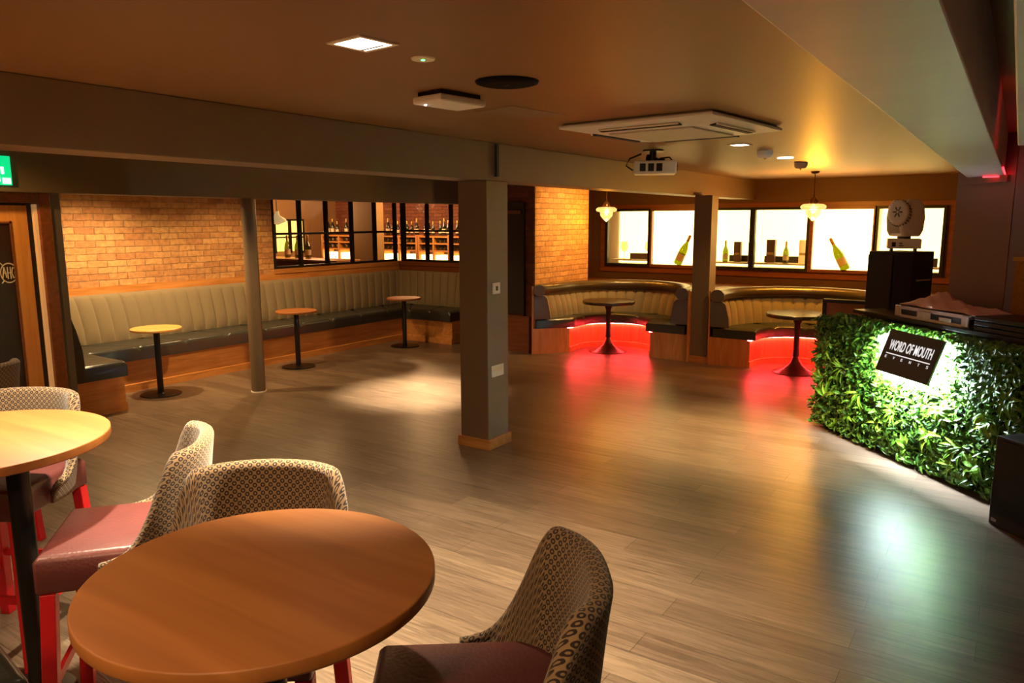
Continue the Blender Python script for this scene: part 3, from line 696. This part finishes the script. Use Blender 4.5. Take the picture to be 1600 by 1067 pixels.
# projector
e=empty('projector',(-2.70,6.25,ZC),math.radians(24),'white projector hanging from a black ceiling mount','projector')
MB().lathe([(.09,-.012),(.09,-.0005)],n=28).build('ceiling_plate',MT['black'],e)
MB().tube([(0,0,-.01),(0,0,-.09)],.03,14).tube([(-.06,0,-.08),(.10,0,-.085)],.014,8).tube([(-.05,.02,-.05),(.04,-.02,-.09)],.02,8).build('mount',MT['black'],e)
bd=MB().box((-.16,-.12,-.205),(.20,.13,-.095)).build('body',MT['white'],e,bevel=.012)
for x in (-.11,-.04,.03): MB().box((x,-.123,-.185),(x+.05,-.1195,-.12)).build('side_vent',MT['blackm'],bd)
MB().box((-.15,-.11,-.207),(.19,.12,-.2052)).build('underside',MT['cream'],bd)
MB().lathe([(.03,0),(.034,.012)],n=24,M=Matrix.Translation((.20,.03,-.15))@Matrix.Rotation(PI/2,4,'Y')).build('lens',MT['black'],bd)
MB().tube([(-.10,0,-.03),(-.2,0,-.07),(-.23,0,-.13),(-.17,0,-.17)],.008,8).tube([(.06,.02,-.07),(.14,.02,-.06),(.17,.02,-.093)],.007,8).build('cable',MT['black'],e,smooth=True)
def sensor(x,y,s,label):
    e=empty('smoke_alarm',(x,y,ZC),0,label,'smoke alarm')
    MB().lathe([(.04*s,-.062*s),(.058*s,-.05*s),(.066*s,-.034*s)],n=36).build('head',MT['cream'],e,smooth=True)
    MB().lathe([(.066*s,-.033*s),(.068*s,-.0005)],n=36).build('mount_base',MT['white'],e)
    MB().lathe([(.008,-.075*s),(.01,-.0625*s)],n=12).build('probe',MT['foil'],e)
sensor(-1.923,6.91,1.0,'round white smoke alarm just behind the small square downlight'); sensor(-1.997,8.55,1.0,'smaller looking round white smoke alarm above the second pendant lamp')
tag(MB().lathe([(.07,-.006),(.075,-.0005)],(-1.96,7.75,ZC),30).build('round_downlight',MT['emW']),'thin round flush ceiling light between the two smoke alarms','light')

# pendants
def pendant(x,y,zs,label):
    e=empty('pendant_lamp',(x,y,ZC),0,label,'pendant lamp')
    MB().lathe([(.02,-.035),(.05,-.02),(.055,-.0005)],n=24).build('ceiling_rose',MT['bronze'],e,smooth=True)
    d=zs-ZC
    MB().tube([(0,0,-.03),(0,0,d+.16)],.006,8).build('rod',MT['bronze'],e)
    MB().lathe([(.05,d+.075),(.055,d+.11),(.03,d+.15),(.012,d+.17)],n=24).build('gallery',MT['bronze'],e,smooth=True)
    MB().lathe([(.05,.08+d),(.12,.075+d),(.15,.055+d),(.155,.035+d),(.14,.015+d),(.095,.005+d),(.088,-.05+d),(.05,-.095+d),(.02,-.125+d),(.001,-.14+d)],n=36).build('glass_shade',MT['shade'],e,smooth=True)
    MB().lathe([(.005,-.04+d),(.03,-.02+d),(.034,.01+d),(.02,.05+d),(.015,.074+d)],n=20).build('bulb',MT['globe'],e,smooth=True)
pendant(-2.19,10.15,1.97,'glass pendant lamp hanging over the booth right of the far pillar')
pendant(-5.10,10.15,1.965,'glass pendant lamp hanging over the booth beside the brick pier')

# ------------------------------------------------------------------ bottles and boxes in the lit bays
def make_bottle(g=MT['bottle'],name='bottle'):
    e=empty(name,(0,0,0),0,'','bottle')
    MB().lathe([(.036,0),(.042,.012),(.042,.15),(.034,.19),(.018,.235),(.0135,.26),(.0135,.285)],n=20).build('glass_body',g,e,smooth=True)
    MB().lathe([(.015,.255),(.0155,.31),(.012,.325)],n=16).build('foil_neck',MT['foil'],e,smooth=True)
    MB().lathe([(.0427,.045),(.0427,.12)],n=20).build('paper_label',MT['lab'],e,smooth=True)
    return e
b0=make_bottle()
def putb(src,x,y,z,s=1,rx=0,ry=0,label='',group=None,first=False):
    o=src if first else copy_tree(src); o.location=(x,y,z); o.scale=(s,s,s); o.rotation_euler=(rx,ry,0); o['label']=label
    if group: o['group']=group
    return o
putb(b0,-4.66,11.90,1.13,1.6,0,math.radians(24),'tilted green champagne bottle in the lit window left of the far pillar',first=True)
putb(b0,-2.06,11.90,1.12,1.6,0,math.radians(-28),'tilted green champagne bottle in the lit window right of the pendant lamp')
putb(b0,-3.93,12.12,1.18,1.05,0,0,'upright champagne bottle in the lit bay just right of the far pillar')
putb(b0,-2.98,12.12,1.18,1.05,0,0,'upright champagne bottle in the wide lit bay left of the pendant lamp')
def gift(x,w,h,m,label,y=12.25,d=.09,z=1.18,lid=True):
    e=empty('gift_box',(x,y,z),0,label,'box')
    MB().box((-w/2,-d/2,0),(w/2,d/2,h)).build('carton',m,e,bevel=.003)
    if lid: MB().box((-w/2+.015,-d/2-.003,h*.35),(w/2-.015,-d/2,h*.45)).build('printed_band',MT['foil'],e)
gift(-4.22,.16,.33,MT['boxd'],'dark tall box partly hidden by the far pillar in its lit bay')
gift(-3.77,.11,.32,MT['box'],'brown upright box right of the bottle beside the far pillar')
gift(-3.54,.10,.31,MT['cream'],'pale cream box at the right end of the bay by the far pillar')
gift(-3.24,.13,.36,MT['box'],'tall brown box in the wide lit bay left of the pendant lamp')
gift(-2.74,.14,.36,MT['cream'],'tall pale box right of the bottle in the wide lit bay')
gift(-3.75,.36,.10,MT['boxd'],'low dark tray at the back of the bay by the far pillar',12.34,.06,lid=False)
gift(-3.05,.62,.10,MT['boxd'],'long low dark tray at the back of the wide lit bay',12.34,.06,lid=False)
gift(-5.48,.36,.10,MT['box'],'low brown tray in the leftmost lit bay behind the pendant',12.25,.09,lid=False)
gift(-1.0,.16,.12,MT['boxd'],'small dark box in the right end lit bay beside the moving head light',12.25,.09,lid=False)
for x,l in ((-5.73,'wide clear wine glass at the left of the leftmost lit bay'),(-5.27,'wide clear wine glass at the right of the leftmost lit bay')):
    e=empty('wine_glass',(x,12.12,1.181),0,l,'glass')
    MB().lathe([(.045,0),(.006,.008),(.005,.12),(.05,.16),(.065,.2),(.055,.30)],n=24).build('bowl_and_stem',glass('wine_glass_mat',(.8,.72,.55),.2),e,smooth=True)

# ------------------------------------------------------------------ the bar beyond the alcove windows
def shelf_unit(x0,x1,y,levels,label):
    e=empty('bar_shelving',((x0+x1)/2,y,0),0,label,'shelving'); w=(x1-x0)/2
    MB().box((-w,-.18,0),(-w+.04,.18,levels[-1]+.05)).box((w-.04,-.18,0),(w,.18,levels[-1]+.05)).box((-.02,-.175,0),(.02,.175,levels[-1])).build('side_panel',MT['oakz'],e)
    for z in levels: MB().box((-w+.04,-.178,z),(w-.04,.178,z+.03)).build('shelf',MT['oakx'],e)
    MB().box((-w+.04,.16,.1),(w-.04,.175,levels[-1])).build('back_board',MT['dark'],e)
    MB().box((-w+.05,-.12,levels[1]+.03),(w-.05,.15,levels[1]+.17)).build('glow_panel',MT['emBar'],e)
    return e
lv=[.6,.98,1.22,1.37,1.51]
SHX=[(-13.3,-12.2,'oak back bar shelving furthest left, beyond the leftmost alcove windows'),(-11.45,-10.42,'oak back bar shelving just right of the plastered column, glowing below'),(-10.4,-9.57,'oak back bar shelving seen through the window right of the corner post'),(-9.55,-8.7,'oak back bar shelving seen nearest the near pillar')]
for a,b,l in SHX: shelf_unit(a,b,12.2,lv,l)
bd0=make_bottle(MT['bottled'],'spirit_bottle'); first=True; k=0
bz=[(1.251,'lower'),(1.401,'middle'),(1.561,'top')]
for (x0,x1,_l),un in zip(SHX,('leftmost bar unit','bar unit beside the plastered column','bar unit behind the corner post','bar unit nearest the pillar')):
    for z,nm in bz:
        n=7
        for i in range(n):
            x=x0+.11+(x1-x0-.22)*i/(n-1)+random.uniform(-.01,.01)
            if abs(x-(x0+x1)/2)<.07: continue
            if nm!='top':   # lying bottles
                putb(bd0,x,12.05,z+.045,.8,-PI/2,0,'dark wine bottle lying on the %s shelf of the %s'%(nm,un),'bottles lying on the %s shelf, %s'%(nm,un),first)
            else:
                putb(bd0,x,12.15,z,random.uniform(.85,1.1),0,0,'dark spirit bottle standing on top of the %s'%un,'bottles on top, %s'%un,first)
            first=False
e=empty('bar_column',(-10.93,11.1,0),0,'pale plastered column standing beyond the alcove window','column'); MB().box((-.31,-.15,0),(.31,.15,ZC-.002)).build('shaft',mat('plaster_col',(150,118,70),.7),e)
for a,b,l in ((11.32,11.67,'left yellow lit window pane far beyond the alcove glass'),(11.76,12.10,'right yellow lit window pane far beyond the alcove glass')):
    e=empty('lit_window',(-14.04,(a+b)/2,1.17),0,l,'window'); w=(b-a)/2
    MB().box((0,-w,0),(.03,w,.69)).build('lit_pane',MT['emY'],e); MB().box((0,-w-.04,-.04),(.05,-w,.73)).box((0,w,-.04),(.05,w+.04,.73)).box((0,-w,.69),(.05,w,.73)).box((.031,-w,.30),(.045,w,.33)).build('window_frame',MT['frame'],e)
e=empty('pendant_lamp',(-11.2,9.1,ZC),0,'small cream pendant seen through the leftmost alcove window','pendant lamp')
MB().tube([(0,0,-.001),(0,0,-.42)],.012,8).build('rod',MT['cream'],e); MB().lathe([(.03,-.42),(.05,-.5),(.15,-.56),(.16,-.6),(.02,-.66)],n=24).build('lamp_shade',mat('cream_glass',(240,210,140),.4,emis=(1,.7,.3),estr=.25),e,smooth=True)
e=empty('bar_counter',(-11.2,9.9,0),0,'brown bar counter beyond the alcove windows','counter')
MB().box((-1.6,-.25,0),(.9,.25,1.10)).build('body',MT['oakd'],e); MB().box((-1.65,-.3,1.10),(.95,.3,1.14)).build('worktop',MT['oakx'],e,bevel=.005)
for i,(x,l) in enumerate(((-12.05,'left'),(-11.75,'middle'),(-11.45,'right'))):
    putb(b0,x,10.0,1.141,1.35,0,0,'champagne bottle on the bar counter beyond the glass, %s one of three'%l)

# ------------------------------------------------------------------ DJ booth with plant wall
# booth frame: local x along the front (left->right), local -y toward the room
A=Vector((-1.36,7.12)); Bv=Vector((.18,5.58)); ang=math.atan2(Bv.y-A.y,Bv.x-A.x); LEN=(Bv-A).length
dj=empty('dj_booth',(A.x,A.y,0),ang,'dj booth fronted with artificial green foliage and a black worktop','dj booth')
BH=1.07
MB().box((0,.02,0),(.35,.06,.97)).box((.35,.02,0),(LEN,.06,BH-.02)).build('front_panel',MT['backing'],dj)
MB().box((0.35,.0,BH),(LEN,.375,BH+.03)).build('worktop',MT['black'],dj,bevel=.004)
MB().box((0,.06,0),(.04,.36,.95)).build('side_panel',MT['black'],dj)
def leaf(B,p,dirv,nrm,L_,w,mi=0,curl=.3,seg=3):
    d=dirv.normalized(); s_=d.cross(nrm).normalized(); nrm=s_.cross(d)
    rows=[]
    for i in range(seg+1):
        t=i/seg; c_=p+d*(L_*t)+nrm*(L_*curl*(t*(1-t)*2-.7*t*t)); ww=w*math.sin(PI*min(1,(.12+.88*t)))*1.0
        if i==seg: ww=.0006
        rows.append([tuple(c_-s_*ww+nrm*ww*.35),tuple(c_),tuple(c_+s_*ww+nrm*ww*.35)])
    B.grid(rows,mi)
rnd=random.Random(3)
SX0,SX1,SZ0,SZ1=.78,1.34,.62,1.02      # the sign's patch on the front
B=MB()
for k in range(8500):
    x=rnd.uniform(-.04,LEN+.02); z=rnd.uniform(.02,BH+.02) if rnd.random()<.93 else rnd.uniform(BH-.05,BH+.035)
    z=min(z,BH-.015) if x>.3 else min(z,.965+.12*max(0,x))
    y=-rnd.uniform(-.01,.085)
    p=Vector((x,y,z))
    d=Vector((rnd.uniform(-1,1),-rnd.uniform(.15,.9),rnd.uniform(-.9,.9)))
    if z<.06: d.z=abs(d.z)
    if z>BH-.07 and x>.3: d.z=-abs(d.z)
    nrm=Vector((rnd.uniform(-.5,.5),-1,rnd.uniform(-.1,.9)))
    if SX0+.02<x<SX1-.02 and SZ0+.02<z<SZ1-.02: continue
    if SX0-.05<x<SX1+.05 and SZ0-.05<z<SZ1+.05: p.y=min(p.y,-.056)
    leaf(B,p,d,nrm,rnd.uniform(.03,.08),rnd.uniform(.007,.017),0,rnd.uniform(0,.5),3)
for k in range(700):   # left side return and top edge
    x=-rnd.uniform(.0,.04); z=rnd.uniform(.02,.96); y=rnd.uniform(-.05,.34)
    leaf(B,Vector((x,y,z)),Vector((-rnd.uniform(.2,.8),rnd.uniform(-.8,.8),rnd.uniform(-.3,.8))),Vector((-.6,-.6,.5)),rnd.uniform(.03,.07),rnd.uniform(.007,.015))
fo=B.build('foliage',MT['leafA'],dj,fix=False); fo['kind']='stuff'
hb=MB().box((SX0-.03,-.052,SZ0-.03),(SX1+.03,-.03,SZ1+.02)).build('halo_board',mat('white_board',(235,235,235),.6),dj)  # white board added to bounce the backlight into a halo
# individual larger sprays
def spray(x,z,n,L_,w,m,kind,a0=0,a1=2*PI,name='leaf_spray'):
    B=MB()
    for i in range(n):
        a=a0+(a1-a0)*(i+.5)/n+rnd.uniform(-.12,.12)
        d=Vector((math.cos(a),-rnd.uniform(.25,.7),math.sin(a)))
        leaf(B,Vector((x,-.06,z)),d,Vector((rnd.uniform(-.2,.2),-1,.4)),L_*rnd.uniform(.8,1.1),w,0,rnd.uniform(.2,.6),6)
    o=B.build(name,m,dj,fix=False); return o
for x,z,n,L_,w,a0,a1 in ((.22,.30,7,.17,.022,.5,2.9),(.38,.60,10,.16,.007,2.2,5.2),(.62,.43,10,.17,.010,3.0,5.6),(.85,.24,9,.13,.009,0,6.28),(1.05,.38,12,.16,.007,2.8,5.4),(1.42,.30,9,.15,.020,2.4,6.8),(1.50,.52,9,.13,.028,3.6,6.9),
    (1.72,.30,8,.17,.012,2.6,5.8),(1.86,.22,7,.13,.034,1.6,5.8),(1.68,.15,9,.14,.012,2.6,5.9),(1.92,.55,6,.13,.036,3.2,5.8),(.15,.72,9,.13,.012,.3,5.9),(.12,.45,10,.15,.009,1.8,5.1),(.5,.22,8,.12,.014,0,6.28),(1.3,.72,9,.14,.008,-.4,1.6),(2.05,.7,8,.12,.02,0,6.28),(1.2,.15,8,.12,.02,1,5)):
    spray(x,z,n,L_,w,MT['leafB'],0,a0,a1)
# illuminated sign
def loc2w(p): return dj.matrix_world@p
bpy.context.view_layer.update()
# corners in world: top at .11 off the panel, bottom at .20
n2=Vector((-1,-1,0)).normalized(); ax=Vector((Bv.x-A.x,Bv.y-A.y,0)).normalized()
CAMP=Vector((0,0,1.85))
def onplane(px,py,off):
    d=(r2*((px-800)/1172.6)-u2*((py-533.5)/1172.6)+f); p0=Vector((-.35,6.1,0))+n2*off
    return CAMP+d*((p0-CAMP).dot(n2)/d.dot(n2))
tl,tr,br,bl=onplane(1389,513,.13),onplane(1474,532,.13),onplane(1451,603,.24),onplane(1370,577,.24)
cc=(tl+tr+br+bl)/4; ex_=((tr-tl)+(br-bl)).normalized(); ey_=((tl-bl)+(tr-br)); ey_=(ey_-ex_*ey_.dot(ex_)).normalized(); ez_=ex_.cross(ey_)
SW=((tr-tl).length+(br-bl).length)/2; SH=((tl-bl).length+(tr-br).length)/2
print('SIGN',SW,SH,tl,tr,br,bl)
sg=bpy.data.objects.new('illuminated_sign',None); COL.objects.link(sg); sg.matrix_world=Matrix(((ex_.x,ey_.x,ez_.x,cc.x),(ex_.y,ey_.y,ez_.y,cc.y),(ex_.z,ey_.z,ez_.z,cc.z),(0,0,0,1)))
tag(sg,'black rectangular sign reading word of mouth, backlit white, tilted on the foliage','sign')
MB().box((-SW/2,-SH/2,-.02),(SW/2,SH/2,0)).build('sign_board',MT['signb'],sg,bevel=.002)
hw,hh=SW/2-.02,SH/2-.02
MB().box((-hw,-hh,-.05),(hw,-hh+.02,-.022)).box((-hw,hh-.02,-.05),(hw,hh,-.022)).box((-hw,-hh+.02,-.05),(-hw+.02,hh-.02,-.022)).box((hw-.02,-hh+.02,-.05),(hw,hh-.02,-.022)).build('led_backlight',MT['emCool'],sg)
def txt(body,size,x,y,sx,off,width,name):
    me=text_mesh(body,size,1,.0008,off); xs=[v.co.x for v in me.vertices]; k=width/(max(xs)-min(xs)); c_=(max(xs)+min(xs))/2
    for v in me.vertices: v.co.x=(v.co.x-c_)*k
    me.materials.append(MT['signw']); o=bpy.data.objects.new(name,me); COL.objects.link(o); o.parent=sg; o.location=(x,y,.0012)
txt('WORD OF MOUTH',.105,-.0,.045,1,.002,SW*.80,'lettering')
MB().box((-SW*.41,-.022,.0005),(SW*.41,-.014,.0016)).build('underline',MT['signw'],sg)
for i,c_ in enumerate('EVENTS'): txt(c_,.030,-SW*.39+SW*.78*i/5,-.046,1,0,.018,'lettering')
L_=[area(*(cc-ez_*.065+ex_*sx*SW*.42),40,.05,SH*.9,(.74,.88,1),-ez_) for sx in (-1,1)]
L_+= [area(*(cc-ez_*.065+ey_*sy*SH*.42),38,SW*.9,.05,(.82,.94,1),-ez_) for sy in (-1,1)]

# on the worktop: flight case, cloth, equipment
def djloc(x,y,z): return (A.x+math.cos(ang)*x-math.sin(ang)*y, A.y+math.sin(ang)*x+math.cos(ang)*y, z)
fc=empty('flight_case',djloc(1.20,.20,BH+.031),ang,'silver edged flight case lying on the booth worktop','flight case')
MB().box((-.36,-.17,0),(.36,.165,.085)).build('case_body',MT['blackm'],fc,bevel=.004)
for z0,z1 in ((-.0,.022),(.063,.088)): MB().box((-.365,-.176,z0),(.365,-.162,z1)).box((-.366,-.176,z0),(-.352,.17,z1)).box((.352,-.176,z0),(.366,.17,z1)).build('edge_rail',MT['silver'],fc)
for sx in (-1,1): MB().box((sx*.335-.035,-.18,0),(sx*.335+.035,-.155,.09)).build('corner_guard',MT['silver'],fc,bevel=.01,seg=3)
MB().box((-.12,-.185,.02),(.02,-.172,.07)).build('latch',MT['silver'],fc,bevel=.003)
MB().box((.1,-.185,.02),(.22,-.172,.05)).build('latch',MT['silver'],fc,bevel=.003)
cl=MB(); rows=[]; R_=random.Random(5)
nx,ny=46,18
for i in range(nx+1):
    row=[]
    for j in range(ny+1):
        uu,vv=i/nx,j/ny; hx=-.36+.78*uu; env=math.sin(PI*min(1,max(0,uu)))**.35*math.sin(PI*vv)**.5
        hgt=.03+.075*math.exp(-((uu-.30)/.22)**2)+.020*math.sin(9*uu+7*vv)+.014*math.sin(19*uu-12*vv)+.008*math.sin(31*uu+23*vv)
        row.append((hx+.02*math.sin(8*vv),-.15+.29*vv+.02*math.sin(11*uu),.004+hgt*env))
    rows.append(row)
cl.grid(rows); oc=cl.build('folded_cloth',MT['cloth'],smooth=True); oc.location=djloc(1.20,.20,BH+.123); oc.rotation_euler=(0,0,ang); tag(oc,'crumpled pale pink cloth lying on the flight case','cloth')
so=oc.modifiers.new('s','SOLIDIFY'); so.thickness=.004
mx=empty('dj_mixer',djloc(1.90,.19,BH+.031),ang,'black rack of dj equipment right of the flight case','dj equipment')
for k in range(3): MB().box((-.28,-.17,k*.035),(.25,.17,k*.035+.028)).build('rack_unit',MT['black'],mx,bevel=.003)
# speaker stack with moving head
sp=empty('pa_speaker',(-.88,7.75,.862),math.radians(-28),'tall black loudspeaker behind the booth under the moving head light','loudspeaker')
B=MB(); B.prism([(-.20,-.18),(.08,-.20),(.19,-.10),(.19,.2),(-.15,.2)],0,.70).build('cabinet',MT['spk'],sp,bevel=.008)
MB().box((-.18,-.215,.03),(.07,-.203,.67)).build('grille',mat('speaker_grille',(26,23,22),.6,bump=.4,bscale=300),sp,bevel=.004)
hn=MB().box((.191,-.05,.35),(.197,.12,.55)).build('handle_recess',MT['dark'],sp); MB().box((.191,-.06,.44),(.215,.13,.455)).build('handle_bar',MT['silver'],sp)
sb=empty('subwoofer',(-.88,7.75,0),math.radians(-28),'black subwoofer under the loudspeaker behind the booth','loudspeaker')
MB().box((-.19,-.20,0),(.19,.22,.86)).build('cabinet',MT['spk'],sb,bevel=.01); MB().box((-.17,-.214,.05),(.17,-.2005,.8)).build('grille',MT['black'],sb)
mh=empty('moving_head_light',(-.86,7.68,1.563),math.radians(10),'white moving head stage light on top of the tall loudspeaker','stage light')
MB().box((-.17,-.13,.028),(.17,.13,.115)).build('base',MT['white'],mh,bevel=.008)
for sx in (-1,1):
    for sy in (-1,1): MB().lathe([(.014,0),(.014,.0275)],(sx*.12,sy*.08,0),10).build('foot',MT['black'],mh)
MB().box((-.125,-.133,.045),(-.085,-.1301,.085)).build('power_socket',MT['black'],mh); MB().box((-.055,-.132,.05),(-.01,-.1301,.06)).box((-.055,-.132,.07),(-.02,-.1301,.08)).build('display',MT['greyl'],mh)
MB().lathe([(.07,.1155),(.07,.135)],n=30).build('pan_bearing',MT['greyl'],mh)
yk=Matrix.Rotation(math.radians(-62),4,'Z')
def yoke(sx,name):
    B=MB(); prof=[(-.10,0),(.10,0),(.135,.05),(.15,.16),(.13,.27),(.07,.325),(-.07,.325),(-.13,.27),(-.15,.16),(-.135,.05)]
    B.grid([[tuple(yk@Vector((sx*q,y*k,z+.137))) for y,z in prof] for q,k in ((.108,1),(.135,.97),(.155,.85))],closed=True,caps=True); return B.build(name,MT['white'],mh,bevel=.012,smooth=True)
yoke(1,'yoke_arm'); yoke(-1,'yoke_arm'); MB().box((-.11,-.10,.136),(.11,.10,.165),M=yk).build('yoke_bridge',MT['white'],mh,bevel=.01)
Mh=yk@Matrix.Translation((0,-.02,.325))@Matrix.Rotation(math.radians(100),4,'X')@Matrix.Scale(.95,4)
Mh=Matrix.Translation((-.03,-.05,.32))@Matrix.Rotation(math.radians(-22),4,'Z')@Matrix.Rotation(math.radians(80),4,'X')
hd=MB().lathe([(.06,-.15),(.085,-.13),(.098,-.05),(.098,.06),(.112,.07),(.112,.15),(.104,.17),(.080,.18)],n=40,M=Mh).build('head',MT['white'],mh,smooth=True)
B=MB()
for k in range(26):
    a=2*PI*k/26; B.box((-.004,.108,.078),(.004,.118,.145),M=Mh@Matrix.Rotation(a,4,'Z'))
B.build('cooling_fins',MT['greyl'],hd)
B=MB()
for k in range(6):
    a=2*PI*k/6; B.box((.012,-.006,.1805),(.05,.006,.184),M=Mh@Matrix.Rotation(a,4,'Z'))
B.build('fan_grille',MT['greyl'],hd)
mh.scale=(.80,.85,1)
fs_=empty('floor_speaker',(.22,5.34,0),ang,'black speaker cabinet on the floor at the right edge beside the foliage','loudspeaker')
MB().box((-.12,-.20,0),(.40,.08,.56)).build('cabinet',MT['spk'],fs_,bevel=.01); MB().box((-.10,-.212,.08),(.38,-.2005,.54)).build('grille',MT['black'],fs_); MB().box((-.09,-.21,.03),(-.05,-.2005,.05)).build('badge',MT['silver'],fs_)
# gold panel & grey column at the far right
cg=empty('grey_column',(.205,6.48,0),0,'grey column at the right edge of the photo behind the gold panel','column'); MB().box((-.25,-.115,0),(.25,.12,ZC-.002)).build('shaft',mat('grey_col',(140,130,126),.5),cg)
gp=empty('gold_panel',(.225,6.335,1.06),0,'gold sequinned panel at the right edge of the photo','panel'); MB().box((-.225,-.02,0),(.2,.02,.50)).build('sequin_face',MT['gold'],gp); MB().box((-.24,-.025,.5),(.2,.025,.53)).build('top_rail',MT['foil'],gp)
# red led in the ceiling recess
e=empty('red_led_strip',(-.119,5.9,2.19),0,'red led strip glowing at the far end of the pale grey beam','led strip')
MB().box((.002,-.25,-.03),(.008,.55,-.02)).build('led_tape',MT['emRed2'],e)
MB().box((-.13,.57,-.045),(.0,.585,-.035)).build('led_tape',MT['emRed2'],e)
e=empty('red_led_strip',(0,3.97,2.2),0,'short red led strip on the end of the grey ceiling box','led strip')
MB().box((-.03,-.01,.0),(.5,.01,.02)).build('led_tape',MT['emRed2'],e)
# armchair behind the booth
ac=empty('armchair',(-1.33,7.90,0),math.radians(-4),'dark framed armchair with tan back behind the left end of the foliage','armchair')
MB().box((-.23,-.03,.40),(-.19,.03,1.04)).box((.19,-.03,.40),(.23,.03,1.04)).box((-.23,-.03,1.04),(.23,.03,1.075)).build('back_frame',MT['dark'],ac,bevel=.008)
MB().box((-.19,-.02,.5),(.19,.02,1.04)).build('backrest',MT['chairb'],ac)
MB().box((-.24,.03,.38),(.24,.5,.48)).build('seat',MT['burg'],ac,bevel=.02)
for sx in (-1,1):
    MB().box((sx*.25-.02,0,.40),(sx*.25+.02,.45,.68)).build('arm',MT['taupe'],ac,bevel=.015)
    for y in (0,.44): MB().box((sx*.22-.018,y-.018,0),(sx*.22+.018,y+.018,.39)).build('leg',MT['dark'],ac)
